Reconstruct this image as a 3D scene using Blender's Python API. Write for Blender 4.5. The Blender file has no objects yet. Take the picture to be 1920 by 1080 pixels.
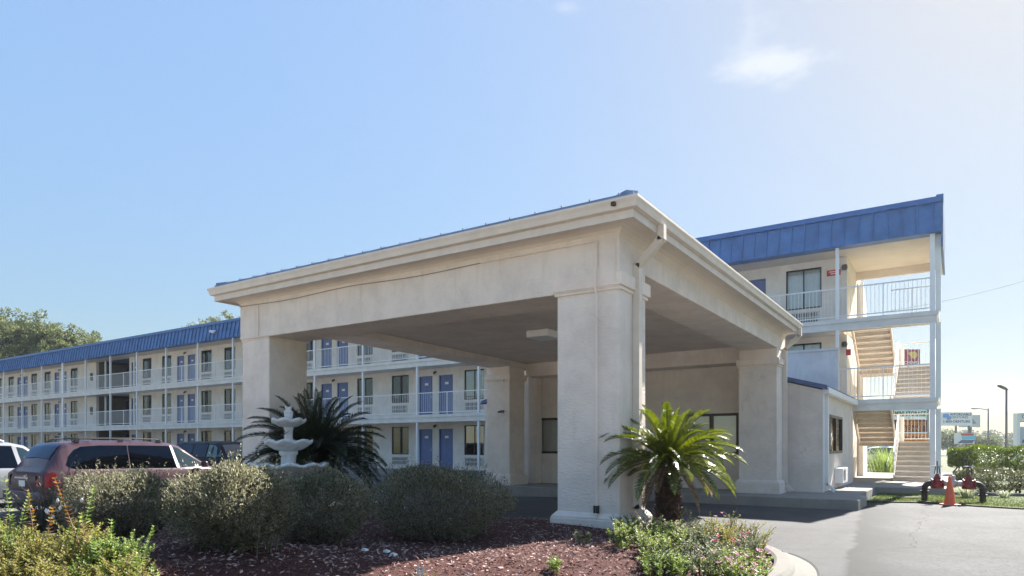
import bpy, bmesh, math, random
import numpy as np
from mathutils import Vector, Matrix
S = bpy.context.scene
COL = S.collection
rng = np.random.default_rng(11)
random.seed(11)
# ------------------------------------------------------------------ camera
TH = math.radians(33.528); FPX = 1257.5; CZ = 1.35
cd = bpy.data.cameras.new('camera'); cam = bpy.data.objects.new('camera', cd); COL.objects.link(cam)
cam.location = (0, 0, CZ); cam.rotation_euler = (math.radians(90), 0, TH)
cd.sensor_width = 36; cd.lens = FPX / 1920 * 36; cd.shift_y = (836.6 - 540) / 1920
cd.clip_start = 0.1; cd.clip_end = 4000
S.camera = cam
# ------------------------------------------------------------------ light
SUN = Vector((0.205, 1.235, 1.0)).normalized()
ELEV = math.asin(SUN.z); ROT = math.atan2(SUN.x, SUN.y)
sl = bpy.data.lights.new('sun', 'SUN'); sl.energy = 5.0; sl.angle = math.radians(0.53); sl.color = (1, 0.955, 0.88)
so = bpy.data.objects.new('sun', sl); COL.objects.link(so); so.rotation_euler = SUN.to_track_quat('Z', 'Y').to_euler()
so.location = (20, 60, 60)
W = bpy.data.worlds.new('World'); S.world = W; W.use_nodes = True
nt = W.node_tree; nt.nodes.clear()
def nd(t, k, **kw):
    n = t.nodes.new(k)
    for a, b in kw.items():
        if a[0] == '_': n.inputs[int(a[1:])].default_value = b
        else: setattr(n, a, b)
    return n
SKYP = .2
sky = nd(nt, 'ShaderNodeTexSky', sky_type='NISHITA', sun_disc=False, sun_elevation=ELEV, sun_rotation=ROT,
         altitude=0, air_density=1.0, dust_density=0.75, ozone_density=1.6)
bg = nd(nt, 'ShaderNodeBackground'); bg.inputs[1].default_value = 0.062
wo = nd(nt, 'ShaderNodeOutputWorld')
# a thin white wisp of cloud at one spot of the sky, and a fainter one above it
tc = nd(nt, 'ShaderNodeTexCoord')
def cloud(az_px, el_px, rx, rz, dens, seed):
    r = (az_px - 960) / FPX; u = (836.6 - el_px) / FPX
    d = Vector((-math.sin(TH) + math.cos(TH) * r, math.cos(TH) + math.sin(TH) * r, u)).normalized()
    right = Vector((d.y, -d.x, 0)).normalized(); up = right.cross(d)
    def dotn(v):
        n = nd(nt, 'ShaderNodeVectorMath', operation='DOT_PRODUCT'); nt.links.new(tc.outputs['Generated'], n.inputs[0]); n.inputs[1].default_value = v; return n.outputs['Value']
    def mt(op, a, b=None, c=None):
        n = nd(nt, 'ShaderNodeMath', operation=op)
        for i, x in enumerate((a, b, c)):
            if x is None: continue
            if isinstance(x, (int, float)): n.inputs[i].default_value = x
            else: nt.links.new(x, n.inputs[i])
        return n.outputs[0]
    noi = nd(nt, 'ShaderNodeTexNoise'); noi.inputs['Scale'].default_value = 9; noi.inputs['Detail'].default_value = 6; noi.inputs['Roughness'].default_value = .62
    mp = nd(nt, 'ShaderNodeMapping'); mp.inputs['Location'].default_value = (seed, seed * .7, 0); mp.inputs['Scale'].default_value = (1, 1, 2.2)
    nt.links.new(tc.outputs['Generated'], mp.inputs[0]); nt.links.new(mp.outputs[0], noi.inputs['Vector'])
    x = mt('DIVIDE', dotn(right), rx); z = mt('DIVIDE', dotn(up), rz)
    q = mt('SQRT', mt('ADD', mt('MULTIPLY', x, x), mt('MULTIPLY', z, z)))
    front = mt('GREATER_THAN', dotn(d), 0.5)
    m = mt('SUBTRACT', mt('ADD', 1.0, mt('MULTIPLY', mt('SUBTRACT', noi.outputs['Fac'], .5), 3.4)), q)
    n = nd(nt, 'ShaderNodeMapRange', interpolation_type='SMOOTHSTEP'); nt.links.new(m, n.inputs[0]); n.inputs[1].default_value = 0; n.inputs[2].default_value = 1.1
    return mt('MULTIPLY', mt('MULTIPLY', n.outputs[0], front), dens)
# even out the sky's range a little, as a hazy bright day does: bright parts near the sun weigh less
bw = nd(nt, 'ShaderNodeRGBToBW'); nt.links.new(sky.outputs[0], bw.inputs[0])
m1 = nd(nt, 'ShaderNodeMath', operation='DIVIDE'); nt.links.new(bw.outputs[0], m1.inputs[0]); m1.inputs[1].default_value = 2.2
m2 = nd(nt, 'ShaderNodeMath', operation='POWER'); nt.links.new(m1.outputs[0], m2.inputs[0]); m2.inputs[1].default_value = SKYP - 1
vm = nd(nt, 'ShaderNodeVectorMath', operation='SCALE'); nt.links.new(sky.outputs[0], vm.inputs[0]); nt.links.new(m2.outputs[0], vm.inputs['Scale'])
tn = nd(nt, 'ShaderNodeVectorMath', operation='MULTIPLY'); nt.links.new(vm.outputs[0], tn.inputs[0]); tn.inputs[1].default_value = (1.0, 1.03, .995)
prev = tn.outputs[0]
for a in ((1440, 122, .085, .026, .62, 3.1), (1395, 90, .045, .05, .28, 5.7), (1405, 50, .018, .06, .2, 7.7), (1060, 14, .03, .012, .3, 1.3)):
    f = cloud(*a)
    mx = nd(nt, 'ShaderNodeMix', data_type='RGBA'); nt.links.new(f, mx.inputs[0]); nt.links.new(prev, mx.inputs[6]); mx.inputs[7].default_value = (3.9, 4.05, 4.2, 1)
    prev = mx.outputs[2]
nt.links.new(prev, bg.inputs[0]); nt.links.new(bg.outputs[0], wo.inputs[0])
S.view_settings.view_transform = 'Standard'; S.view_settings.look = 'None'; S.view_settings.gamma = 1
S.view_settings.exposure = 1.95
S.cycles.max_bounces = 8; S.cycles.diffuse_bounces = 4; S.cycles.transparent_max_bounces = 12
S.cycles.use_denoising = True

# ------------------------------------------------------------------ materials
def newmat(name):
    m = bpy.data.materials.new(name); m.use_nodes = True
    t = m.node_tree; b = t.nodes['Principled BSDF']; return m, t, b
def mix(t, f, a, b, blend='MIX'):
    n = nd(t, 'ShaderNodeMix', data_type='RGBA', blend_type=blend)
    for i, x in ((0, f), (6, a), (7, b)):
        if isinstance(x, (int, float)): n.inputs[i].default_value = x
        elif isinstance(x, tuple): n.inputs[i].default_value = x + (1,) if len(x) == 3 else x
        else: t.links.new(x, n.inputs[i])
    return n.outputs[2]
def noise(t, scale, detail=4, rough=.55, vec=None, stretch=None):
    n = nd(t, 'ShaderNodeTexNoise'); n.inputs['Scale'].default_value = scale; n.inputs['Detail'].default_value = detail; n.inputs['Roughness'].default_value = rough
    if vec is None: vec = nd(t, 'ShaderNodeNewGeometry').outputs['Position']
    if stretch:
        mp = nd(t, 'ShaderNodeMapping'); mp.inputs['Scale'].default_value = stretch; t.links.new(vec, mp.inputs[0]); vec = mp.outputs[0]
    t.links.new(vec, n.inputs['Vector']); return n.outputs['Fac']
def ramp(t, f, a, b):
    n = nd(t, 'ShaderNodeMapRange', interpolation_type='SMOOTHSTEP'); t.links.new(f, n.inputs[0]); n.inputs[1].default_value = a; n.inputs[2].default_value = b; return n.outputs[0]
def bump(t, b, h, dist, strength=1.0):
    n = nd(t, 'ShaderNodeBump'); n.inputs['Distance'].default_value = dist; n.inputs['Strength'].default_value = strength
    t.links.new(h, n.inputs['Height']); t.links.new(n.outputs[0], b.inputs['Normal'])
def plain(name, c, rough=.6, metal=0, var=.0, vscale=3, spec=.5, bmp=0, bscale=40):
    m, t, b = newmat(name); b.inputs['Roughness'].default_value = rough; b.inputs['Metallic'].default_value = metal
    b.inputs['Specular IOR Level'].default_value = spec
    if var:
        f = ramp(t, noise(t, vscale, 6, .65), .3, .7)
        t.links.new(mix(t, f, tuple(x * (1 - var) for x in c), tuple(min(1, x * (1 + var)) for x in c)), b.inputs['Base Color'])
    else: b.inputs['Base Color'].default_value = c + (1,)
    if bmp: bump(t, b, noise(t, bscale, 3), bmp)
    return m
def stucco(name, c, stain=(.85, .83, .815), coarse=1.0):
    m, t, b = newmat(name); b.inputs['Roughness'].default_value = .92; b.inputs['Specular IOR Level'].default_value = .2
    big = ramp(t, noise(t, 1.6, 7, .68), .38, .66)
    c1 = mix(t, big, c, tuple(x * y for x, y in zip(c, (.87, .865, .865))))
    streak = ramp(t, noise(t, 3.0, 5, .65, stretch=(2.2, 2.2, .35)), .5, .8)
    c2 = mix(t, streak, c1, tuple(x * y for x, y in zip(c, stain)))
    sp = ramp(t, noise(t, 6.5, 6, .75), .62, .74)
    c3 = mix(t, sp, c2, tuple(x * .80 for x in c))
    vo = nd(t, 'ShaderNodeTexVoronoi', feature='DISTANCE_TO_EDGE'); vo.inputs['Scale'].default_value = .55
    gp = nd(t, 'ShaderNodeNewGeometry'); wn = nd(t, 'ShaderNodeTexNoise'); wn.inputs['Scale'].default_value = 2.2; wn.inputs['Detail'].default_value = 6
    t.links.new(gp.outputs['Position'], wn.inputs['Vector']); ad0 = nd(t, 'ShaderNodeVectorMath', operation='ADD'); t.links.new(gp.outputs['Position'], ad0.inputs[0]); t.links.new(wn.outputs['Color'], ad0.inputs[1]); t.links.new(ad0.outputs[0], vo.inputs['Vector'])
    ck = nd(t, 'ShaderNodeMapRange'); t.links.new(vo.outputs['Distance'], ck.inputs[0]); ck.inputs[1].default_value = .006; ck.inputs[2].default_value = .002
    ckm = nd(t, 'ShaderNodeMath', operation='MULTIPLY'); t.links.new(ck.outputs[0], ckm.inputs[0]); t.links.new(ramp(t, noise(t, .8, 2), .5, .6), ckm.inputs[1])
    c3 = mix(t, ckm.outputs[0], c3, tuple(x * .80 for x in c))
    t.links.new(c3, b.inputs['Base Color'])
    a = noise(t, 17, 4, .62, stretch=(1, 1, 2.1)); d = noise(t, 75, 2, .6)
    ad = nd(t, 'ShaderNodeMath', operation='MULTIPLY_ADD'); t.links.new(d, ad.inputs[0]); ad.inputs[1].default_value = .45; t.links.new(a, ad.inputs[2])
    bump(t, b, ad.outputs[0], .014 * coarse, .9)
    return m
def leafmat(name, cols, rough=.5, trans=.35, spec=.4, tboost=1.6):
    m, t, b = newmat(name); b.inputs['Roughness'].default_value = rough; b.inputs['Specular IOR Level'].default_value = spec
    g = nd(t, 'ShaderNodeNewGeometry')
    cr = nd(t, 'ShaderNodeValToRGB'); t.links.new(g.outputs['Random Per Island'], cr.inputs[0])
    el = cr.color_ramp.elements
    for i, c in enumerate(cols):
        p = i / max(1, len(cols) - 1)
        e = el[0] if i == 0 else (el[1] if i == len(cols) - 1 else el.new(p))
        e.position = p; e.color = c + (1,)
    big = ramp(t, noise(t, 2.5, 3), .3, .7)
    c = mix(t, big, cr.outputs[0], (.72, .72, .7), 'MULTIPLY')
    t.links.new(c, b.inputs['Base Color'])
    tr = nd(t, 'ShaderNodeBsdfTranslucent')
    hs = nd(t, 'ShaderNodeHueSaturation'); hs.inputs['Value'].default_value = tboost; hs.inputs['Saturation'].default_value = 1.15; t.links.new(c, hs.inputs['Color'])
    t.links.new(hs.outputs[0], tr.inputs[0])
    ms = nd(t, 'ShaderNodeMixShader'); ms.inputs[0].default_value = trans
    t.links.new(b.outputs[0], ms.inputs[1]); t.links.new(tr.outputs[0], ms.inputs[2])
    t.links.new(ms.outputs[0], t.nodes['Material Output'].inputs[0]); return m
def glassmat(name, tint=(.9, .95, .95), refl=(1, 1, 1), f0=.06, trans=(1, 1, 1)):
    m = bpy.data.materials.new(name); m.use_nodes = True; t = m.node_tree; t.nodes.clear()
    o = nd(t, 'ShaderNodeOutputMaterial'); tr = nd(t, 'ShaderNodeBsdfTransparent'); tr.inputs[0].default_value = trans + (1,)
    gl = nd(t, 'ShaderNodeBsdfGlossy'); gl.inputs['Roughness'].default_value = .02; gl.inputs['Color'].default_value = refl + (1,)
    lw = nd(t, 'ShaderNodeFresnel'); lw.inputs[0].default_value = 1.5
    ma = nd(t, 'ShaderNodeMath', operation='ADD', use_clamp=True); t.links.new(lw.outputs[0], ma.inputs[0]); ma.inputs[1].default_value = f0
    ms = nd(t, 'ShaderNodeMixShader'); t.links.new(ma.outputs[0], ms.inputs[0]); t.links.new(tr.outputs[0], ms.inputs[1]); t.links.new(gl.outputs[0], ms.inputs[2])
    t.links.new(ms.outputs[0], o.inputs[0]); return m
def paintcar(name, c, metal=.35):
    m, t, b = newmat(name); b.inputs['Base Color'].default_value = c + (1,); b.inputs['Roughness'].default_value = .4; b.inputs['Metallic'].default_value = metal * .4
    b.inputs['Coat Weight'].default_value = .35; b.inputs['Coat Roughness'].default_value = .06
    f = ramp(t, noise(t, 5, 5, .6), .35, .75); t.links.new(mix(t, f, c, tuple(x * .86 + .012 for x in c)), b.inputs['Base Color'])
    return m
M = {}
M['stucco'] = stucco('porte_stucco', (.80, .71, .628))
M['stucco_trim'] = stucco('trim_stucco', (.82, .71, .615), coarse=.5)
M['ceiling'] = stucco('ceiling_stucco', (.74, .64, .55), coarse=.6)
M['wall'] = stucco('motel_wall', (.82, .75, .67), stain=(.9, .88, .86), coarse=.4)
M['deck'] = plain('deck_paint', (.72, .69, .64), .7, var=.08, vscale=2)
M['soffit'] = plain('soffit_paint', (.66, .58, .49), .8, var=.06, vscale=1.5)
M['white'] = plain('white_paint', (.80, .79, .77), .45, var=.04)
M['stair'] = plain('stair_paint', (.62, .53, .43), .7, var=.1, vscale=3)
M['tread'] = plain('tread_highlight', (.74, .66, .56), .8, var=.1, vscale=5)  # lighter than the risers: nosing highlights put into the tread colour
M['gutter'] = plain('gutter_paint', (.64, .565, .485), .45, var=.06, vscale=4)
M['blue'] = plain('blue_metal', (.075, .165, .36), .45, 0, var=.22, vscale=1.7)
M['bluecap'] = plain('blue_coping', (.06, .15, .38), .4, 0, var=.1)
M['roofedge'] = plain('slate_blue_metal', (.07, .11, .24), .5, var=.15)
M['bluegrey'] = plain('weathered_blue_metal', (.13, .19, .32), .5, var=.2, vscale=2)
M['door'] = plain('door_blue', (.13, .175, .35), .45, var=.06)
M['bronze'] = plain('bronze_frame', (.035, .022, .016), .4)
M['shadewall'] = plain('shade_dark_wall', (.20, .17, .14), .85, var=.1)  # shade of the deep breezeway put into its wall colour
M['dark'] = plain('dark_void', (.015, .015, .018), .8)
M['curtain'] = plain('curtain_cloth', (.58, .60, .54), .9, var=.05)
M['screenwall'] = stucco('screen_wall', (.74, .72, .70), coarse=.5)
M['ac'] = plain('ac_grille', (.62, .58, .51), .6)
M['acdark'] = plain('ac_slot', (.16, .15, .14), .7)
M['glass'] = glassmat('window_glass')
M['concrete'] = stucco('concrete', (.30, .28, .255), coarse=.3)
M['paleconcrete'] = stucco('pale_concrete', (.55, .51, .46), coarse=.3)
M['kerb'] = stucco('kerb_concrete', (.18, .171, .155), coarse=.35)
M['fountain'] = stucco('cast_stone', (.66, .67, .66), stain=(.62, .64, .60), coarse=.4)
M['red'] = plain('red_enamel', (.17, .018, .014), .5, var=.2, vscale=9, bmp=.002, bscale=60)
M['pipe'] = plain('dark_iron', (.022, .017, .016), .6, var=.3, vscale=12)
M['steel'] = plain('galvanised', (.42, .43, .44), .45, .4, var=.15, vscale=9)
M['cone'] = plain('cone_orange', (.75, .13, .05), .55, var=.1, vscale=9)
M['rubber'] = plain('rubber', (.02, .02, .022), .8)
M['redsign'] = plain('red_sign', (.55, .03, .03), .5)
M['lens'] = plain('tail_lens', (.30, .012, .015), .15)
M['plate'] = plain('white_plate', (.75, .75, .72), .4)
M['chrome'] = plain('chrome', (.6, .6, .62), .2, 1)
M['carblack'] = plain('black_trim', (.02, .02, .022), .45)
M['carglass'] = glassmat('car_glass', f0=.06, trans=(.10, .13, .13))
M['tint'] = glassmat('tinted_glass', refl=(.6, .75, 1), f0=.0, trans=(.02, .022, .025))
M['cablegrey'] = plain('cable_grey', (.30, .26, .23), .7)
M['frontglass'] = glassmat('front_door_glass', refl=(.62, .82, .78), f0=.16, trans=(.03, .04, .04))
M['seat'] = plain('car_interior', (.04, .04, .045), .9)
M['bark'] = plain('bark', (.085, .06, .045), .9, var=.35, vscale=6, bmp=.02, bscale=9)
M['twig'] = plain('twig', (.16, .125, .10), .9, var=.3, vscale=9)
M['trunkhair'] = plain('palm_fibre', (.085, .05, .036), .95, var=.4, vscale=20)
M['lamp'] = plain('lamp_metal', (.09, .085, .085), .5)
M['signwhite'] = plain('sign_white', (.70, .72, .72), .5)
M['black'] = plain('sign_black', (.02, .02, .02), .6)
M['navy'] = plain('sign_navy', (.03, .05, .16), .5)
M['signblue'] = plain('sign_blue', (.05, .25, .62), .5)
M['orange'] = plain('sign_orange', (.70, .25, .03), .5)
M['browntx'] = plain('sign_brown', (.10, .035, .02), .6)
M['crimson'] = plain('sign_crimson', (.38, .02, .06), .5)
M['yellow'] = plain('sign_yellow', (.75, .50, .10), .5)
M['greytx'] = plain('sign_grey', (.25, .26, .28), .6)
M['aqua'] = plain('sign_aqua', (.10, .50, .65), .5)

# asphalt: smooth pale drive with a rougher patch of another age to the right of a seam
def asphalt():
    m, t, b = newmat('asphalt'); b.inputs['Roughness'].default_value = .88; b.inputs['Specular IOR Level'].default_value = .25
    g = nd(t, 'ShaderNodeNewGeometry'); sx = nd(t, 'ShaderNodeSeparateXYZ'); t.links.new(g.outputs['Position'], sx.inputs[0])
    wob = noise(t, .7, 3)
    a = nd(t, 'ShaderNodeMath', operation='MULTIPLY_ADD'); t.links.new(sx.outputs[1], a.inputs[0]); a.inputs[1].default_value = .085; t.links.new(sx.outputs[0], a.inputs[2])
    w = nd(t, 'ShaderNodeMath', operation='MULTIPLY_ADD'); t.links.new(wob, w.inputs[0]); w.inputs[1].default_value = .5; t.links.new(a.outputs[0], w.inputs[2])
    s = nd(t, 'ShaderNodeMapRange'); t.links.new(w.outputs[0], s.inputs[0]); s.inputs[1].default_value = -.16; s.inputs[2].default_value = -.05
    band = nd(t, 'ShaderNodeMapRange', interpolation_type='SMOOTHSTEP'); t.links.new(w.outputs[0], band.inputs[0]); band.inputs[1].default_value = .9; band.inputs[2].default_value = -.1
    smooth = mix(t, ramp(t, noise(t, .6, 6, .7), .3, .7), (.070, .070, .072), (.100, .099, .101))
    smooth = mix(t, ramp(t, noise(t, 30, 6, .95), .50, .62), smooth, (.075, .074, .075))
    rough = mix(t, ramp(t, noise(t, .5, 7, .7), .3, .7), (.076, .076, .078), (.116, .116, .118))
    rough = mix(t, ramp(t, noise(t, 24, 6, .95), .47, .60), rough, (.050, .049, .049))
    edge = nd(t, 'ShaderNodeMath', operation='MULTIPLY'); t.links.new(band.outputs[0], edge.inputs[0]); t.links.new(s.outputs[0], edge.inputs[1])
    rough = mix(t, edge.outputs[0], rough, (.042,.042,.043))
    c = mix(t, s.outputs[0], smooth, rough)
    c = mix(t, ramp(t, noise(t, 7, 5, .8), .70, .75), c, (.05, .049, .048))
    oil = nd(t, 'ShaderNodeMath', operation='MULTIPLY'); t.links.new(ramp(t, noise(t, .55, 4, .6), .58, .68), oil.inputs[0]); oil.inputs[1].default_value = .35
    c = mix(t, oil.outputs[0], c, (.05, .05, .05))
    tyre = nd(t, 'ShaderNodeMath', operation='MULTIPLY'); t.links.new(ramp(t, noise(t, .9, 3, .5, stretch=(2.2, .12, 1)), .52, .66), tyre.inputs[0]); tyre.inputs[1].default_value = .22
    c = mix(t, tyre.outputs[0], c, (.055, .055, .056))
    # older lot further left, raised paler to bounce sun onto the motel
    lot = nd(t, 'ShaderNodeMapRange', interpolation_type='SMOOTHSTEP'); t.links.new(sx.outputs[0], lot.inputs[0]); lot.inputs[1].default_value = -7; lot.inputs[2].default_value = -13
    c = mix(t, lot.outputs[0], c, mix(t, ramp(t, noise(t, .8, 5), .3, .7), (.11,.108,.107), (.14,.138,.136)))
    # a few wandering cracks
    v = nd(t, 'ShaderNodeTexVoronoi', feature='DISTANCE_TO_EDGE'); v.inputs['Scale'].default_value = .16
    mp = nd(t, 'ShaderNodeVectorMath', operation='ADD'); t.links.new(g.outputs['Position'], mp.inputs[0])
    nn = nd(t, 'ShaderNodeTexNoise'); nn.inputs['Scale'].default_value = .9; nn.inputs['Detail'].default_value = 5; t.links.new(g.outputs['Position'], nn.inputs['Vector']); t.links.new(nn.outputs['Color'], mp.inputs[1]); t.links.new(mp.outputs[0], v.inputs['Vector'])
    ck = nd(t, 'ShaderNodeMapRange'); t.links.new(v.outputs['Distance'], ck.inputs[0]); ck.inputs[1].default_value = .0018; ck.inputs[2].default_value = .0006
    c = mix(t, ck.outputs[0], c, (.028, .028, .028))
    t.links.new(c, b.inputs['Base Color']); bump(t, b, noise(t, 70, 5, .9), .012, .9); return m
M['asphalt'] = asphalt()
def mulch():
    m, t, b = newmat('mulch'); b.inputs['Roughness'].default_value = .95; b.inputs['Specular IOR Level'].default_value = .15
    c = mix(t, ramp(t, noise(t, 45, 4, .8), .3, .7), (.065, .028, .026), (.18, .085, .072))
    t.links.new(c, b.inputs['Base Color']); bump(t, b, noise(t, 50, 4, .8), .05, 1); return m
M['mulch'] = mulch()
M['chips'] = leafmat('bark_chips', [(.12, .047, .039), (.23, .12, .10), (.37, .22, .19), (.52, .37, .33)], .85, .0, .2)
def grassmat(name, c1, c2):
    m, t, b = newmat(name); b.inputs['Roughness'].default_value = .95
    t.links.new(mix(t, ramp(t, noise(t, 3, 6, .7), .3, .7), c1, c2), b.inputs['Base Color']); bump(t, b, noise(t, 60, 4), .03); return m
M['ground'] = grassmat('far_grass', (.06, .075, .028), (.12, .13, .06))
M['lawn'] = grassmat('lawn_soil', (.055, .085, .02), (.10, .12, .035))
M['blade'] = leafmat('grass_blade', [(.06, .10, .02), (.11, .15, .03), (.16, .18, .06)], .6, .3)
M['bush'] = leafmat('clipped_shrub', [(.036, .038, .022), (.064, .066, .040), (.14, .138, .088), (.30, .285, .19)], .5, .36, .5, 2.1)
M['dry'] = leafmat('dry_twigs', [(.09, .085, .07), (.16, .15, .125), (.24, .22, .18)], .8, .1)
M['weed'] = leafmat('golden_weed', [(.20, .23, .06), (.30, .31, .11), (.42, .40, .19), (.33, .26, .12)], .6, .4, .3)
M['weedgreen'] = leafmat('green_weed', [(.10, .17, .03), (.20, .27, .07), (.33, .38, .15)], .55, .4, .3)
M['weedred'] = leafmat('rusty_weed', [(.22, .08, .03), (.30, .14, .05), (.25, .20, .06)], .6, .35, .3)
M['leafy'] = leafmat('broad_leaf', [(.06, .14, .02), (.10, .21, .035), (.15, .26, .06)], .45, .4, .4)
M['flowerleaf'] = leafmat('bedding_leaf', [(.12, .22, .03), (.21, .32, .045), (.30, .37, .09), (.34, .33, .17)], .5, .38, .4)
M['sage'] = leafmat('greyish_leaf', [(.10, .14, .06), (.18, .20, .12), (.28, .28, .19)], .55, .3, .4)
M['pink'] = leafmat('pink_petal', [(.45, .06, .25), (.55, .12, .35), (.62, .35, .52)], .6, .4)
M['magenta'] = leafmat('magenta_petal', [(.45, .02, .14), (.55, .05, .2)], .6, .4)
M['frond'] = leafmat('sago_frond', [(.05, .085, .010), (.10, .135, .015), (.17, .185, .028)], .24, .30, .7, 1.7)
M['frondshaded'] = leafmat('sago_frond_shaded', [(.022, .034, .016), (.035, .05, .022), (.05, .062, .03)], .35, .2, .6)  # same sago frond with shade put into its colour
M['frondbrown'] = leafmat('dead_frond', [(.12, .075, .04), (.20, .13, .08), (.30, .22, .15)], .8, .25)
M['tree'] = leafmat('tree_leaf', [(.075, .105, .040), (.125, .155, .065), (.20, .21, .10)], .6, .3, .3)
M['treeline'] = leafmat('far_wood', [(.035, .055, .025), (.055, .075, .035)], .8, .2, .2)
M['hedge'] = leafmat('hedge_leaf', [(.04, .075, .014), (.08, .13, .02), (.17, .21, .035)], .35, .3, .5)
M['hedge2'] = leafmat('low_hedge_leaf', [(.03, .042, .014), (.06, .075, .024), (.14, .14, .07)], .45, .28, .5)
M['reed'] = leafmat('reed', [(.12, .19, .04), (.20, .27, .08), (.30, .34, .15)], .6, .4)
M['liriope'] = leafmat('striped_blade', [(.10, .15, .05), (.35, .38, .25), (.5, .5, .38)], .5, .3)

# ------------------------------------------------------------------ mesh helpers
class MB:
    def __init__(s): s.v = []; s.f = []; s.m = []; s.mi = 0
    def add(s, vs, fs):
        o = len(s.v); s.v += [tuple(p) for p in vs]; s.f += [tuple(i + o for i in f) for f in fs]; s.m += [s.mi] * len(fs); return s
    def box(s, x0, y0, z0, x1, y1, z1):
        if x0 > x1: x0, x1 = x1, x0
        if y0 > y1: y0, y1 = y1, y0
        if z0 > z1: z0, z1 = z1, z0
        return s.add([(x0, y0, z0), (x1, y0, z0), (x1, y1, z0), (x0, y1, z0), (x0, y0, z1), (x1, y0, z1), (x1, y1, z1), (x0, y1, z1)],
              [(0, 3, 2, 1), (4, 5, 6, 7), (0, 1, 5, 4), (1, 2, 6, 5), (2, 3, 7, 6), (3, 0, 4, 7)])
    def hexa(s, p): return s.add(p, [(0, 3, 2, 1), (4, 5, 6, 7), (0, 1, 5, 4), (1, 2, 6, 5), (2, 3, 7, 6), (3, 0, 4, 7)])
    def tube(s, pts, r, n=8, cap=True):
        pts = [Vector(p) for p in pts]; rs = r if hasattr(r, '__len__') else [r] * len(pts)
        vs = []; fs = []; up = None
        for i, p in enumerate(pts):
            d = (pts[min(i + 1, len(pts) - 1)] - pts[max(i - 1, 0)]).normalized()
            if up is None: up = d.orthogonal().normalized()
            up = (up - d * up.dot(d)); up = up.normalized() if up.length > 1e-6 else d.orthogonal().normalized()
            w = d.cross(up)
            for k in range(n):
                a = 2 * math.pi * k / n; vs.append(p + (up * math.cos(a) + w * math.sin(a)) * rs[i])
        for i in range(len(pts) - 1):
            for k in range(n):
                a = i * n + k; b = i * n + (k + 1) % n; fs.append((a, b, b + n, a + n))
        if cap: fs.append(tuple(range(n - 1, -1, -1))); fs.append(tuple(range((len(pts) - 1) * n, len(pts) * n)))
        return s.add(vs, fs)
    def bar(s, a, b, w, h):
        a = Vector(a); b = Vector(b); d = (b - a).normalized(); side = d.cross(Vector((0, 0, 1)))
        side = side.normalized() if side.length > 1e-4 else Vector((1, 0, 0)); up = side.cross(d).normalized()
        P = []
        for q in (a, b):
            for i, j in ((-1, -1), (1, -1), (1, 1), (-1, 1)): P.append(q + side * i * w / 2 + up * j * h / 2)
        return s.add(P, [(0, 3, 2, 1), (4, 5, 6, 7), (0, 1, 5, 4), (1, 2, 6, 5), (2, 3, 7, 6), (3, 0, 4, 7)])
    def prism(s, poly, axis, a, b):   # polygon in the two other axes extruded along axis
        n = len(poly)
        def P(u, v, w): return {'x': (w, u, v), 'y': (u, w, v), 'z': (u, v, w)}[axis]
        vs = [P(u, v, a) for u, v in poly] + [P(u, v, b) for u, v in poly]
        return s.add(vs, [tuple(range(n))[::-1], tuple(range(n, 2 * n))] + [(i, (i + 1) % n, n + (i + 1) % n, n + i) for i in range(n)])
    def lathe(s, prof, n=24, c=(0, 0, 0), mod=None):
        vs = []; fs = []
        for i, (r, z) in enumerate(prof):
            for k in range(n):
                a = 2 * math.pi * k / n; rr, zz = (r, z) if mod is None else mod(i, a, r, z)
                vs.append((c[0] + rr * math.cos(a), c[1] + rr * math.sin(a), c[2] + zz))
        for i in range(len(prof) - 1):
            for k in range(n):
                a = i * n + k; b = i * n + (k + 1) % n; fs.append((a, b, b + n, a + n))
        return s.add(vs, fs)
    def build(s, name, mat, parent=None, loc=None, smooth=False, bevel=0, fixn=True):
        me = bpy.data.meshes.new(name); o = bpy.data.objects.new(name, me); COL.objects.link(o)
        org = Vector((0, 0, 0))
        if loc is not None: o.location = loc
        elif parent is not None and parent.get('abs'): org = worldloc(parent)
        vs = [tuple(Vector(p) - org) for p in s.v]
        me.from_pydata(vs, [], s.f)
        for mm in (mat if isinstance(mat, (list, tuple)) else [mat]): me.materials.append(mm)
        if isinstance(mat, (list, tuple)): me.polygons.foreach_set('material_index', s.m)
        if fixn:
            bm = bmesh.new(); bm.from_mesh(me); bmesh.ops.recalc_face_normals(bm, faces=bm.faces); bm.to_mesh(me); bm.free()
        if smooth: me.polygons.foreach_set('use_smooth', [True] * len(me.polygons))
        if bevel:
            md = o.modifiers.new('bevel', 'BEVEL'); md.width = bevel; md.segments = 2; md.limit_method = 'ANGLE'; md.angle_limit = math.radians(40)
        if parent is not None: o.parent = parent; o['abs'] = parent.get('abs', 0)
        return o
def worldloc(o):
    v = Vector(o.location)
    while o.parent: o = o.parent; v = v + o.location
    return v
def clean(o):
    if 'abs' in o.keys(): del o['abs']
def tag(o, label=None, cat=None, group=None, kind=None):
    if label: o['label'] = label
    if cat: o['category'] = cat
    if group: o['group'] = group
    if kind: o['kind'] = kind
    return o
def thing(name, label, cat, loc=(0, 0, 0), rz=0, group=None, absolute=True):
    o = bpy.data.objects.new(name, None); COL.objects.link(o); o.location = loc; o.rotation_euler = (0, 0, rz)
    o['abs'] = 1 if absolute else 0; o.empty_display_size = .3
    return tag(o, label, cat, group)
def struct(mb, name, mat, label, cat, smooth=False):
    o = mb.build(name, mat, smooth=smooth); return tag(o, label, cat, kind='structure')
def copy_tree(o, parent=None):
    c = o.copy(); COL.objects.link(c)
    if parent is not None: c.parent = parent
    for ch in list(o.children): copy_tree(ch, c)
    return c
def place_copy(o, parent, loc):
    c = copy_tree(o, parent); c.location = loc; return c
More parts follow.
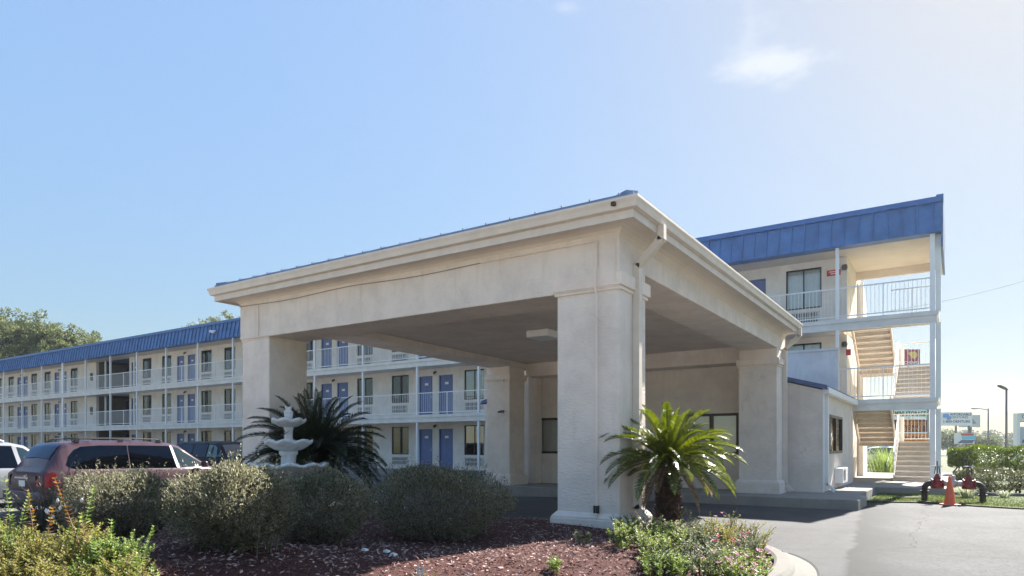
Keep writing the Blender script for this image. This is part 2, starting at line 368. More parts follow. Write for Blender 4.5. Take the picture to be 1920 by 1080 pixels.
def fastmesh(name, V, Fq, mat, parent=None, loc=None, smooth=False):
    """V (n,3) float array, Fq (m,k) int array -> one mesh object"""
    me = bpy.data.meshes.new(name); k = Fq.shape[1]
    me.vertices.add(len(V)); me.vertices.foreach_set('co', np.ascontiguousarray(V, np.float32).ravel())
    me.loops.add(Fq.size); me.loops.foreach_set('vertex_index', np.ascontiguousarray(Fq, np.int32).ravel())
    me.polygons.add(len(Fq)); me.polygons.foreach_set('loop_start', np.arange(0, Fq.size, k, dtype=np.int32))
    me.polygons.foreach_set('loop_total', np.full(len(Fq), k, np.int32))
    me.update(calc_edges=True); me.validate()
    me.materials.append(mat)
    o = bpy.data.objects.new(name, me); COL.objects.link(o)
    if loc is not None: o.location = loc
    if parent is not None: o.parent = parent
    if smooth: me.polygons.foreach_set('use_smooth', [True] * len(me.polygons))
    return o
def unit(a): return a / np.maximum(np.linalg.norm(a, axis=1, keepdims=True), 1e-9)
def leaves(P, D, L, Wd, N=None):
    n = len(P); D = unit(D)
    if N is None: N = rng.normal(size=(n, 3))
    Sd = unit(np.cross(D, N)); L = np.broadcast_to(L, (n,))[:, None]; Wd = np.broadcast_to(Wd, (n,))[:, None]
    Nn = np.cross(Sd, D)
    V = np.stack([P, P + D * L * .5 + Sd * Wd * .5 + Nn * L * .04, P + D * L, P + D * L * .5 - Sd * Wd * .5 + Nn * L * .04], 1).reshape(-1, 3)
    return V, np.arange(4 * n).reshape(n, 4)
def join(parts):
    Vs = []; Fs = []; o = 0
    for V, F in parts: Vs.append(V); Fs.append(F + o); o += len(V)
    return np.concatenate(Vs), np.concatenate(Fs)
def at(px, d, z=0):
    r = (px - 960) / FPX; return Vector((d * (-math.sin(TH) + math.cos(TH) * r), d * (math.cos(TH) + math.sin(TH) * r), z))
def smooth01(x): x = min(1, max(0, x)); return x * x * (3 - 2 * x)
def catmull(pts, n=8):
    out = []; N = len(pts)
    for i in range(N):
        p0, p1, p2, p3 = [np.array(pts[(i + k - 1) % N], float) for k in range(4)]
        for j in range(n):
            t = j / n; out.append(tuple(.5 * ((2 * p1) + (-p0 + p2) * t + (2 * p0 - 5 * p1 + 4 * p2 - p3) * t * t + (-p0 + 3 * p1 - 3 * p2 + p3) * t ** 3)))
    return out
def text_mesh(body, size, extr=.006, italic=0, bold=0, align='CENTER'):
    cu = bpy.data.curves.new('txt', 'FONT'); cu.body = body; cu.size = size; cu.extrude = extr; cu.align_x = align; cu.align_y = 'CENTER'; cu.shear = italic; cu.offset = bold
    ob = bpy.data.objects.new('txt', cu); COL.objects.link(ob)
    dg = bpy.context.evaluated_depsgraph_get(); dg.update()
    me = bpy.data.meshes.new_from_object(ob.evaluated_get(dg)); bpy.data.objects.remove(ob); bpy.data.curves.remove(cu); return me
def text(name, body, size, mat, parent, x, y, z, width=None, italic=0, bold=0):
    """text standing upright in the parent's local frame, facing local -Y"""
    me = text_mesh(body, size, italic=italic, bold=bold)
    xs = [v.co.x for v in me.vertices]; s = 1
    if width: s = width / (max(xs) - min(xs))
    mid = (max(xs) + min(xs)) / 2
    for v in me.vertices: v.co = ((v.co.x - mid) * s + x, y - v.co.z, v.co.y + z)
    me.materials.clear(); me.materials.append(mat)
    o = bpy.data.objects.new(name, me); COL.objects.link(o); o.parent = parent; return o

# ------------------------------------------------------------------ ground
def lot_z(x, y):
    return -.06 - .18 * smooth01((-8 - x) / 7) * smooth01((22 - y) / 6)
g = MB(); R = 2500
g.add([(-R, -R, -.45), (R, -R, -.45), (R, R, -.45), (-R, R, -.45)], [(0, 1, 2, 3)])
struct(g, 'ground', M['ground'], 'wide grassy ground reaching the horizon', 'ground')
xs = list(np.arange(-130, -24, 8)) + list(np.arange(-24, 8, 1.0)) + list(np.arange(8, 50, 6))
ys = list(np.arange(-24, 0, 6)) + list(np.arange(0, 26, 1.0)) + [30, 36, 44]
g = MB(); nx = len(xs)
g.add([(x, y, lot_z(x, y)) for y in ys for x in xs], [(j * nx + i, j * nx + i + 1, (j + 1) * nx + i + 1, (j + 1) * nx + i) for j in range(len(ys) - 1) for i in range(nx - 1)])
struct(g, 'parking_lot', M['asphalt'], 'pale worn asphalt drive and parking lot round the motel', 'asphalt', smooth=True)

g = MB(); g.add([(-130, -24, .004), (50, -24, .004), (50, -1.8, .004), (-130, -1.8, .004)], [(0, 1, 2, 3)])  # out-of-view sheet added to throw sunlight back onto the shaded fronts
struct(g, 'bounce_sheet', M['paleconcrete'], 'unseen pale concrete sheet added behind the camera to bounce sunlight onto the walls', 'bounce_sheet')
# planting island with a low mound of mulch
ISL = catmull([(-2.15, 9.0), (-1.72, 8.1), (-1.62, 6.9), (-2.0, 5.4), (-2.9, 3.4), (-3.9, 1.4), (-5.2, -.6), (-8.5, -1.6), (-11.6, .4), (-13.1, 3.2), (-13.4, 5.4), (-13.2, 7.6), (-12.6, 9.3), (-10.5, 9.75), (-7, 9.75), (-4.2, 9.7), (-2.9, 9.55)], 6)
ISA = np.array(ISL)
def inside(x, y):
    c = False; n = len(ISL)
    for i in range(n):
        x1, y1 = ISL[i]; x2, y2 = ISL[i - 1]
        if (y1 > y) != (y2 > y) and x < (x2 - x1) * (y - y1) / (y2 - y1) + x1: c = not c
    return c
def edge_dist(x, y):
    a = ISA; b = np.roll(ISA, -1, 0); d = b - a; t = np.clip(((x - a[:, 0]) * d[:, 0] + (y - a[:, 1]) * d[:, 1]) / (d ** 2).sum(1), 0, 1)
    return float(np.sqrt(((a + d * t[:, None] - (x, y)) ** 2).sum(1)).min())
def bed_z(x, y):
    e = edge_dist(x, y)
    if not inside(x, y): return 0.0
    berm = .24 * math.exp(-((x + 6.0) / 2.3) ** 2 - ((y - 2.9) / 1.7) ** 2)
    return .02 + (.25 + berm) * smooth01(e / 1.5) + .03 * math.sin(x * 1.7 + .4) * math.sin(y * 1.3) * smooth01(e)
g = MB(); cen = np.array([-7.4, 5.0]); rings = [1, .965, .92, .86, .78, .68, .55, .4, .22]; n = len(ISL)
vs = []
for r in rings:
    for p in ISL:
        q = cen + (np.array(p) - cen) * r; vs.append((q[0], q[1], .0 if r == 1 else bed_z(*q)))
vs.append((cen[0], cen[1], bed_z(*cen)))
fs = [(i * n + k, i * n + (k + 1) % n, (i + 1) * n + (k + 1) % n, (i + 1) * n + k) for i in range(len(rings) - 1) for k in range(n)]
fs += [((len(rings) - 1) * n + k, (len(rings) - 1) * n + (k + 1) % n, len(vs) - 1) for k in range(n)]
g.add(vs, fs); struct(g, 'mulch_bed', M['mulch'], 'reddish brown bark mulch mound of the planting island', 'mulch bed', smooth=True)
# kerb round the island
def offs(w):
    a = ISA; t = np.roll(a, -1, 0) - np.roll(a, 1, 0); t /= np.linalg.norm(t, axis=1)[:, None]
    nn = np.stack([-t[:, 1], t[:, 0]], 1)
    if ((a + nn * .1 - cen) ** 2).sum() < ((a - nn * .1 - cen) ** 2).sum(): nn = -nn
    return a + nn * w
g = MB(); sec = [(-.03, -.2), (-.03, .055), (0, .075), (.13, .07), (.17, .03), (.19, .0), (.41, -.045), (.42, -.3)]
rows = [offs(w) for w, z in sec]
vs = [(rows[i][k][0], rows[i][k][1], sec[i][1] + (lot_z(*rows[i][k]) + .06 if i > 3 else 0)) for i in range(len(sec)) for k in range(n)]
g.add(vs, [(i * n + k, i * n + (k + 1) % n, (i + 1) * n + (k + 1) % n, (i + 1) * n + k) for i in range(len(sec) - 1) for k in range(n)])
tag(g.build('kerb', M['kerb'], smooth=False), 'pale concrete kerb and gutter pan edging the mulch island', 'kerb', kind='structure')
g = MB(); oo = offs(.43); g.tube([(p[0], p[1], lot_z(*p) + .006) for p in list(oo[:14]) + []], .02, 5); 
g.tube([(p[0], p[1], lot_z(*p) + .006) for p in list(oo[-12:])], .02, 5)
tag(g.build('joint_seam', M['rubber']), 'dark sealed joint between the kerb pan and the drive', 'seam', kind='structure')
# bark chips
def chips(n):
    P = []
    while len(P) < n:
        m = 4000; x = rng.uniform(-9.5, -1.7, m); y = rng.uniform(1.2, 9.6, m)
        for a, b in zip(x, y):
            d = -math.sin(TH) * a + math.cos(TH) * b
            if d > 4.2 and rng.random() < min(1, (6.5 / d) ** 1.5) and inside(a, b) and edge_dist(a, b) > .05: P.append((a, b, bed_z(a, b) + .012 * rng.random()))
    P = np.array(P[:n]); D = rng.normal(size=(n, 3)) * (1, 1, .25); N = rng.normal(size=(n, 3)) * .5 + (0, 0, 1)
    return leaves(P, D, rng.uniform(.02, .062, n), rng.uniform(.008, .022, n), N)
V, Fq = chips(26000); tag(fastmesh('bark_chips', V, Fq, M['chips']), 'loose reddish bark chips covering the planting island', 'mulch', kind='stuff')

# walkway slabs (top .17)
def slab(name, label, x0, y0, x1, y1, z=.17):
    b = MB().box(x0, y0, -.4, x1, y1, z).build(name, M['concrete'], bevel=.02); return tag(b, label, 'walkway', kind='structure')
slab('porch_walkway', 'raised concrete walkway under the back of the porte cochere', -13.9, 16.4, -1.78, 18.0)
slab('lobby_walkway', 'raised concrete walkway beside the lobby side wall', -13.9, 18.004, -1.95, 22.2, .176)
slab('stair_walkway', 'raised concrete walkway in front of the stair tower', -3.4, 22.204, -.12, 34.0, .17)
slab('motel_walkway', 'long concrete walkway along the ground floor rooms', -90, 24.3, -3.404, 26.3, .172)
# lawn strip
g = MB(); g.add([(-1.9, 18.9, -.03), (-.6, 19.45, -.03), (.4, 18.95, -.03), (1.25, 18.7, -.03), (1.9, 19.3, 0), (2.6, 22.3, .02), (2.6, 40, .05), (-.116, 40, .05), (-.116, 22.2, -.02), (-1.9, 22.2, -.02)], [tuple(range(10))])
struct(g, 'lawn_strip', M['lawn'], 'strip of sunlit mown grass before the stair walkway', 'lawn')
g = MB(); g.add([(2.604, 22.3, .03), (60, 20, .03), (60, 62, .05), (2.604, 62, .05)], [(0, 1, 2, 3)])
struct(g, 'verge', M['lawn'], 'rough grass verge beyond the hedges', 'lawn')
def grass_patch(n, poly, h, name, label):
    xs_, ys_ = zip(*poly); P = []
    while len(P) < n:
        x = random.uniform(min(xs_), max(xs_)); y = random.uniform(min(ys_), max(ys_)); c = False
        for i in range(len(poly)):
            (x1, y1), (x2, y2) = poly[i], poly[i - 1]
            if (y1 > y) != (y2 > y) and x < (x2 - x1) * (y - y1) / (y2 - y1) + x1: c = not c
        if c: P.append((x, y, -.03))
    P = np.array(P); D = rng.normal(size=(n, 3)) * .45 + (0, 0, 1)
    V, F = leaves(P, D, rng.uniform(.4, 1, n) * h, .012)
    return tag(fastmesh(name, V, F, M['blade']), label, 'grass', kind='stuff')
grass_patch(9000, [(-1.85, 18.95), (-.6, 19.5), (.4, 19), (1.25, 18.75), (2.1, 19.9), (2.4, 22.2), (-1.85, 22.2)], .07, 'grass_blades', 'short grass blades in the strip by the red valves')
grass_patch(6000, [(2.2, 23), (12, 22), (14, 40), (2.2, 40)], .28, 'verge_grass', 'longer grass on the verge behind the low hedge')
g = MB().box(.25, 22.5, -.3, 6.5, 22.68, .08); tag(g.build('border_kerb', M['kerb'], bevel=.02), 'bluish concrete edging in front of the low hedge', 'kerb', kind='structure')
g = MB().box(1.95, 18.2, -.3, 6.5, 18.45, .0); tag(g.build('drive_kerb', M['kerb'], bevel=.03), 'pale kerb at the right edge of the drive', 'kerb', kind='structure')

# ------------------------------------------------------------------ motel
F1, F2, F3, RB, RT = .17, 2.87, 5.57, 8.0, 9.12
FL = (F1, F2, F3); YB = 24.67; YW = 26.1; XL, XR = -88.0, -3.2
motel = thing('motel_building', 'long three storey cream motel with blue metal roof band, blue doors and white balcony rails', 'motel', (-45, 26, 0))
UN = [-7.04, -14.48, -21.92, -29.36, -36.8, -44.24]
ULEFT = [-62.95, -70.4, -77.9]
wins = []; doors = []
for c in UN + ULEFT:
    wins += [c - 2.42, c + 2.42]; doors += [c - .66, c + .66]
wins.append(-51.68 + 2.42); doors.append(-51.68 + .66)
HW = .60
def wall_open(mb, x0, x1, z0, z1, y0, y1, ops):
    ops = sorted(ops); x = x0
    for a, b, za, zb in ops:
        if a > x: mb.box(x, y0, z0, a, y1, z1)
        if za > z0: mb.box(a, y0, z0, b, y1, za)
        if zb < z1: mb.box(a, y0, zb, b, y1, z1)
        x = b
    if x < x1: mb.box(x, y0, z0, x1, y1, z1)
for f in FL:
    top = f + 2.40
    for xa, xb in ((XL, -56.8), (-51.75, XR)):
        w = MB(); ops = []
        for x in wins:
            if xa < x < xb: ops += [(x - HW, x + HW, f + .75, f + 2.2)]
        for x in doors:
            if xa < x < xb: ops += [(x - .45, x + .45, f, f + 2.05)]
        wall_open(w, xa, xb, f, top if f != F3 else RB, YW, YW + .2, ops)
        w.build('room_wall', M['wall'], motel)
b = MB(); b.box(XL, 31.3, 0, XR - .2, 31.5, 8.9); b.box(XL, YW + .2, 0, XL + .2, 31.3, 9.0)
b.build('rear_wall', M['wall'], motel)
# end wall facing the stairs, with a corridor door
b = MB()
for f in FL:
    top = f + 2.4 if f != F3 else RB
    b.box(XR - .2, YW + .2, f, XR, 28.9, top); b.box(XR - .2, 28.9, f + 2.1, XR, 29.8, top); b.box(XR - .2, 29.8, f, XR, 30.05, top)
b.build('end_wall', M['wall'], motel)
for f in FL:
    d = MB().box(XR - .13, 28.9, f, XR - .08, 29.8, f + 2.1).build('corridor_door', M['bronze'], motel)
for k, f in enumerate(FL): # privacy wing panels beyond the corridor door
    MB().prism([(30.06, f + .02), (31.5, f + .02), (31.5, f + 1.5), (30.06, f + 2.35)], 'x', XR - .05, XR + .10).build('wing_panel', M['wall'], motel)
# breezeway
for f in FL:
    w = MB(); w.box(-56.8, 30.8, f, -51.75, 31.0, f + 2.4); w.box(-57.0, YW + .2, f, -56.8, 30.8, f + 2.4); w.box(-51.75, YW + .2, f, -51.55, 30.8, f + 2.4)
    w.build('breezeway_wall', M['shadewall'], motel)
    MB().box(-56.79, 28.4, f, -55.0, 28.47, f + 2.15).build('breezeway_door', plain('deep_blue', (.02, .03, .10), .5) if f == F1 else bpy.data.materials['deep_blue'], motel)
    v = MB().box(-53.6, 27.4, f, -52.4, 28.2, f + 1.85); v.build('vending_machine', M['lamp'], motel)
# decks
for f in (F2, F3):
    b = MB(); b.box(XL, YB - .07, f - .13, -.46, 26.1, f); b.box(XL, YW, f - .13, XR - .2, 31.3, f - .01)
    b.build('balcony_deck', M['deck'], motel)
    b = MB(); b.box(XL, YB - .03, f - .36, -.5, YB + .12, f - .13); b.box(XL, YB + .12, f - .30, XR - .2, 26.1, f - .13); b.box(XR - .2, 25.95, f - .22, -.5, 26.05, f - .13)
    b.build('edge_beam', M['deck'], motel)
# roof: soffit, blue standing seam band, coping
b = MB(); b.box(XL, YB - .12, RB, -.42, 26.3, RB + .12); b.box(XR - .2, 26.3, RB, -.42, 28.9, RB + .12); b.build('eave_soffit', M['soffit'], motel)
b = MB(); b.box(XL, 26.3, RB + .12, XR - .2, 31.3, RB + .4); b.box(XL, YB + .3, RB + .5, -.6, 28.8, RB + .9); b.box(XL, 28.8, RB + .4, XR - .3, 31.2, RB + .9); b.build('flat_roof', M['bluegrey'], motel)
YF0, YF1 = YB - .16, YB + .02
b = MB(); b.hexa([(XL, YF0, RB - .03), (-.40, YF0, RB - .03), (-.40, YB + .3, RB - .03), (XL, YB + .3, RB - .03), (XL, YF1, 8.94), (-.40, YF1, 8.94), (-.40, YB + .3, 8.94), (XL, YB + .3, 8.94)])
x = -.62
while x > XL:
    b.hexa([(x - .02, YF0 - .055, RB - .035), (x + .02, YF0 - .055, RB - .035), (x + .02, YF0 + .02, RB - .035), (x - .02, YF0 + .02, RB - .035),
            (x - .02, YF1 - .055, 8.935), (x + .02, YF1 - .055, 8.935), (x + .02, YF1 + .02, 8.935), (x - .02, YF1 + .02, 8.935)]); x -= .412
b.build('roof_band', M['blue'], motel)
b = MB(); b.box(XL, YF1 - .085, 8.935, -.36, YB + .34, 9.05); b.box(XL, YF1 - .06, 9.05, -.36, YB + .3, 9.11); b.box(-.52, YF1 - .09, 9.0, -.33, YB + .36, 9.15)
b.build('roof_coping', M['bluecap'], motel)
b = MB(); b.hexa([(-.40, YB - .1, RB - .45), (-.34, YB - .1, RB - .45), (-.34, 28.9, RB - .45), (-.40, 28.9, RB - .45), (-.40, YB, 9.0), (-.34, YB, 9.0), (-.34, 28.9, 9.0), (-.40, 28.9, 9.0)])
b.build('gable_fascia', M['bluegrey'], motel); 
b = MB().box(-.60, YB + .35, RB - .42, -.41, 28.9, RB - .002); b.build('end_beam', M['soffit'], motel)
b = MB().box(XR, 28.7, RB - .28, -.61, 28.88, RB - .002); b.build('cross_beam', M['soffit'], motel)
# posts
pp = None
POSTX = [-21.92 + 3.72 * k for k in range(-8, 6)] + [-55.42, -59.2, -62.95, -66.7, -70.45, -74.2, -78]
for xi in POSTX:
    for f in FL:
        h = (2.34 if f != F3 else 2.43)
        if abs(xi + 59.2) < .1: MB().box(-.12, -.05, 0, .12, .05, h).build('post', M['white'], motel, loc=Vector((xi, YB + .05, f)) - motel.location); continue
        key = 'p3' if f == F3 else 'p'
        if key == 'p' and pp: c = place_copy(pp, motel, Vector((xi, YB + .05, f)) - motel.location); continue
        o = MB().box(-.05, -.05, 0, .05, .05, h).build('post', M['white'], motel, loc=Vector((xi, YB + .05, f)) - motel.location)
        if key == 'p': pp = o
for f in FL: # stair tower corner: two steel columns side by side
    for dx, dy in ((-.62, .04), (-.47, .18)):
        MB().box(-.07, -.07, 0, .07, .07, 2.35 if f != F3 else 2.44).build('corner_post', M['white'], motel, loc=Vector((dx, YB + dy, f)) - motel.location)
for xx in (-1.72, -.55): 
    for f in (F1, F2): MB().box(-.06, -.06, 0, .06, .06, 2.3).build('rear_post', M['white'], motel, loc=Vector((xx - (.02 if xx < -1 else 0), 29.75, f)) - motel.location)
for f in (F2, F3): 
    for xx in (-54.2, -50.0): MB().box(-.045, -.045, 0, .045, .045, 2.3).build('post', M['white'], motel, loc=Vector((xx, YB + .9, f)) - motel.location)
# balcony rails
def rail(x0, x1, y=0, z=0):
    m = MB(); m.box(x0, y - .02, z + 1.03, x1, y + .02, z + 1.07); m.box(x0, y - .015, z + .09, x1, y + .015, z + .125)
    k = int((x1 - x0) / .115); st = (x1 - x0) / k
    for i in range(1, k): m.box(x0 + i * st - .0055, y - .0055, z + .125, x0 + i * st + .0055, y + .0055, z + 1.03)
    xm = (x0 + x1) / 2; m.box(xm - .016, y - .016, z, xm + .016, y + .016, z + 1.03)
    return m
r0 = None; PX = sorted(POSTX) 
for i in range(len(PX) - 1):
    a, b_ = PX[i] + .05, PX[i + 1] - .05; L = b_ - a
    for f in (F2, F3):
        if f == F2 and a > -7.5: continue
        loc = Vector((a, YB + .05, f)) - motel.location
        if abs(L - 3.62) < .005 and r0: place_copy(r0, motel, loc); continue
        o = rail(0, L).build('balcony_rail', M['white'], motel, loc=loc)
        if abs(L - 3.62) < .005: r0 = o
for f in (F2, F3):
    rail(-3.27, -.68, YB + .05, f).build('balcony_rail', M['white'], motel)
rail(-1.85, -.62, 26.0, F3).build('stairhead_rail', M['white'], motel)
# solid screen at the second floor above the lobby roof
b = MB(); b.box(-14.0, YB - .10, 2.88, -3.28, YB - .01, 4.55); b.box(-14.05, YB - .13, 4.55, -3.24, YB + .02, 4.63); b.build('solid_parapet', M['screenwall'], motel)
# windows: frame > pane, curtain
def window(kind, w=1.2, h=1.45):
    m = MB(); t = .05; d0, d1 = .03, .10
    m.box(-w / 2, d0, 0, -w / 2 + t, d1, h); m.box(w / 2 - t, d0, 0, w / 2, d1, h); m.box(-w / 2 + t, d0, 0, w / 2 - t, d1, t); m.box(-w / 2 + t, d0, h - t, w / 2 - t, d1, h)
    m.box(-.02, d0 + .01, t, .02, d1 - .01, h - t)
    fr = m.build('window', M['bronze'], motel, loc=(0, 0, 0))
    p = MB(); p.box(-w / 2 + t, .06, t, w / 2 - t, .066, h - t); p.build('pane', M['glass'], fr, loc=(0, 0, 0))
    spans = {'full': [(-.56, .56)], 'left': [(-.02, .56)], 'split': [(-.56, -.12), (.16, .56)], 'right': [(-.56, .05)], 'dark': [(.38, .56)]}[kind]
    vs = []; fs = []
    for a, b2 in spans:
        k = max(8, int((b2 - a) * 62)); o = len(vs)
        for i in range(k + 1):
            x = a + (b2 - a) * i / k; y = .17 + .022 * math.sin(x * 52) + .006 * math.sin(x * 23)
            vs += [(x, y, .02), (x, y + .004 * math.sin(x * 31), h - .02)]
        fs += [(o + 2 * i, o + 2 * i + 2, o + 2 * i + 3, o + 2 * i + 1) for i in range(k)]
    cm = MB().add(vs, fs); cm.build('curtain', M['curtain'], fr, loc=(0, 0, 0), smooth=True, fixn=False)
    return fr
kinds = ['full', 'left', 'split', 'right', 'dark']; proto = {}
fix = {(-19.5, 1): 'dark', (-24.34, 1): 'full', (-26.94, 1): 'full', (-39.22, 2): 'full', (-41.82, 2): 'dark', (-4.62, 2): 'full', (-26.94, 2): 'full', (-19.5, 0): 'dark', (-34.38, 1): 'dark', (-34.38, 2): 'dark'}
rw = random.Random(5)
for x in wins:
    for fi, f in enumerate(FL):
        if x > -17 and fi == 0: continue
        k = rw.choice(['full', 'full', 'full', 'left', 'split', 'dark', 'right', 'full'])
        for (fx, ff), kk in fix.items():
            if abs(fx - x) < .1 and ff == fi: k = kk
        loc = Vector((x, YW, f + .75)) - motel.location
        if k in proto: place_copy(proto[k], motel, loc)
        else:
            proto[k] = window(k); proto[k].location = loc
# doors > number plate, handle
dp = None; ap = None; lp = None
for x in doors:
    for fi, f in enumerate(FL):
        if x > -17 and fi == 0: continue
        loc = Vector((x, YW, f)) - motel.location
        if dp: place_copy(dp, motel, loc); continue
        m = MB(); m.box(-.45, .04, 0, -.40, .16, 2.05); m.box(.40, .04, 0, .45, .16, 2.05); m.box(-.40, .04, 2.0, .40, .16, 2.05)
        m.box(-.40, .09, .01, .40, .13, 2.0)
        for (xa, xb, za, zb) in ((-.32, -.04, .15, .85), (.04, .32, .15, .85), (-.32, -.04, .98, 1.88), (.04, .32, .98, 1.88)): m.box(xa, .082, za, xb, .09, zb)
        dp = m.build('door', M['door'], motel, loc=loc)
        MB().box(-.11, .070, 1.58, .11, .080, 1.70).build('number_plate', M['plate'], dp, loc=(0, 0, 0))
        MB().tube([(.34, .09, 1.0), (.34, .04, 1.0)], .03, 8).build('door_handle', M['chrome'], dp, loc=(0, 0, 0))
for x in wins:
    for fi, f in enumerate(FL):
        if x > -17 and fi == 0: continue
        loc = Vector((x, YW, f + .2)) - motel.location
        if ap: place_copy(ap, motel, loc); continue
        m = MB(); m.box(-.54, -.05, 0, .54, -.001, .43); ap = m.build('air_conditioner', M['ac'], motel, loc=loc)
        q = MB()
        for r_ in range(2):
            for i in range(12): q.box(-.49 + i * .083, -.056, .05 + r_ * .19, -.49 + i * .083 + .05, -.05, .05 + r_ * .19 + .15)
        q.build('grille_slots', M['acdark'], ap, loc=(0, 0, 0))
for c in UN + ULEFT:
    for f in FL:
        if c > -17 and f == F1: continue
        loc = Vector((c, YW, f + 2.22)) - motel.location
        if lp: place_copy(lp, motel, loc); continue
        m = MB(); m.box(-.05, -.03, -.05, .05, -.001, .05); m.tube([(0, -.03, 0), (0, -.10, .03), (0, -.13, -.01)], .012, 6); m.lathe([(.005, .03), (.045, .0), (.055, -.07), (.03, -.1)], 10, (0, -.13, -.01))
        lp = m.build('wall_lamp', M['lamp'], motel, loc=loc)
# floodlight on the blue band, exit sign, alarm bell, exit lamps
m = MB(); m.box(-.18, -.02, -.06, .18, .0, .06); m.lathe([(.02, .05), (.10, .02), (.12, -.10), (.0, -.12)], 12, (-.1, -.12, .02)); m.lathe([(.02, .05), (.10, .02), (.12, -.10), (.0, -.12)], 12, (.14, -.14, -.04))
m.build('floodlight', M['white'], motel, loc=Vector((-38.5, YF0 + .02, 8.5)) - motel.location)
s_ = MB().box(-.22, -.03, -.1, .22, 0, .1).build('fire_sign', M['redsign'], motel, loc=Vector((-3.62, YW - .002, 7.49)) - motel.location)
q = MB(); q.box(-.15, -.036, .02, .15, -.031, .05); q.box(-.1, -.036, -.05, .1, -.031, -.02); q.build('sign_marking', M['plate'], s_, loc=(0, 0, 0))
MB().box(-.07, -.08, -.1, .07, 0, .1).build('alarm_box', M['redsign'], motel, loc=Vector((-3.0, YB + .2, 4.48)) - motel.location)
for f in (F2, F3): MB().lathe([(.01, .1), (.08, .09), (.10, 0), (.08, -.09), (.01, -.1)], 12).build('bulkhead_lamp', M['lamp'], motel, loc=Vector((-3.27, YW - .06, f + 2.05)) - motel.location)
# fire extinguisher cabinets by the breezeway
for f in (F2, F3): MB().box(-.13, -.1, -.3, .13, 0, .3).build('extinguisher_cabinet', M['lamp'], motel, loc=Vector((-57.5, YW - .002, f + 1.3)) - motel.location)
# stairs
def flight(x0, x1, y0, z0, y1, z1, n=8):
    m = MB(); ry = (y1 - y0) / n; rz = (z1 - z0) / n
    for i in range(n):
        ya = y0 + ry * i; za = z0 + rz * i
        m.box(x0, ya, za, x1, ya + math.copysign(.03, ry), za + rz - .045)           # riser
        m.mi = 1; m.box(x0, ya - math.copysign(.045, ry), za + rz - .045, x1, ya + ry - math.copysign(.012, ry), za + rz); m.mi = 0  # tread with nosing
    return m
def stringer(x0, x1, y0, z0, y1, z1):
    m = MB()
    m.hexa([(x0, y0, z0 - .16), (x1, y0, z0 - .16), (x1, y1, z1 - .16), (x0, y1, z1 - .16), (x0, y0, z0 + .2), (x1, y0, z0 + .2), (x1, y1, z1 + .2), (x0, y1, z1 + .2)]); return m
def hand(x, y0, z0, y1, z1):
    m = MB(); m.bar((x, y0, z0 + .95), (x, y1, z1 + .95), .05, .05); m.bar((x, y0, z0 + .5), (x, y1, z1 + .5), .025, .025)
    for k in range(9):
        t = k / 8; y = y0 + (y1 - y0) * t; z = z0 + (z1 - z0) * t; m.box(x - .01, y - .01, z + .18, x + .01, y + .01, z + .93)
    return m
for f, nx_ in ((F1, F2), (F2, F3)):
    mid = (f + nx_) / 2
    fl = flight(-1.74, -.64, 26.12, f, 28.3, mid).build('stair_flight', [M['stair'], M['tread']], motel)
    for xx in (-1.79, -.63): stringer(xx, xx + .045, 26.1, f, 28.3, mid).build('stringer', M['stair'], fl)
    hand(-1.77, 26.1, f, 28.3, mid).build('handrail', M['white'], fl)
    hand(-.60, 26.1, f, 28.3, mid).build('handrail', M['white'], fl)
    fl = flight(-3.02, -1.90, 28.28, mid, 26.1, nx_).build('stair_flight', [M['stair'], M['tread']], motel)
    for xx in (-3.08, -1.895): stringer(xx, xx + .045, 28.28, mid, 26.1, nx_).build('stringer', M['stair'], fl)
    MB().box(-3.08, 28.3, mid - .16, -.58, 29.7, mid).build('stair_landing', M['stair'], motel)
    rail(-3.05, -.62, 29.66, mid).build('landing_rail', M['white'], motel)

# ------------------------------------------------------------------ lobby
LX0, LX1, LY0, LY1 = -13.35, -2.83, 18.5, 24.54
lobby = thing('lobby_building', 'low stucco lobby with a shallow blue edged roof between the porte cochere and the motel', 'lobby', (-8, 20, 0))
RX = -8.1; RZE = 2.78; SL = .28; RZ = RZE + SL * (LX1 - RX)
b = MB(); b.prism([(LX0, .1), (-11.3, .1), (-11.3, RZE + SL * (-11.3 - LX0)), (LX0, RZE)], 'y', LY0, LY0 + .2)
b.prism([(-4.5, .1), (LX1, .1), (LX1, RZE), (-4.5, RZE + SL * (LX1 + 4.5))], 'y', LY0, LY0 + .2)
b.box(-11.3, LY0, 2.25, -4.5, LY0 + .2, 4.25); b.box(-12.1, LY0 + .012, 3.0, -11.3, LY0 + .19, 4.25); b.box(-4.5, LY0 + .012, 3.0, -3.75, LY0 + .19, 4.25)
b.box(-11.3, LY0, .1, -4.5, LY0 + .2, 1.12); b.box(-9.85, LY0, 1.12, -6.4, LY0 + .2, 2.25)
b.build('front_wall', M['stucco'], lobby)
b = MB(); b.box(LX1 - .2, LY0 + .2, .1, LX1, 19.65, RZE); b.box(LX1 - .2, 22.0, .1, LX1, LY1, RZE); b.box(LX1 - .2, 19.65, .1, LX1, 22.0, 1.15); b.box(LX1 - .2, 19.65, 2.2, LX1, 22.0, RZE)
b.build('side_wall', M['stucco'], lobby)
MB().box(LX0, LY0 + .2, .1, LX0 + .2, LY1, RZE).build('side_wall', M['stucco'], lobby)
MB().box(-13.0, LY1 - .6, .1, -3.1, LY1 - .4, RZE - .1).build('inner_wall', M['curtain'], lobby)
b = MB()
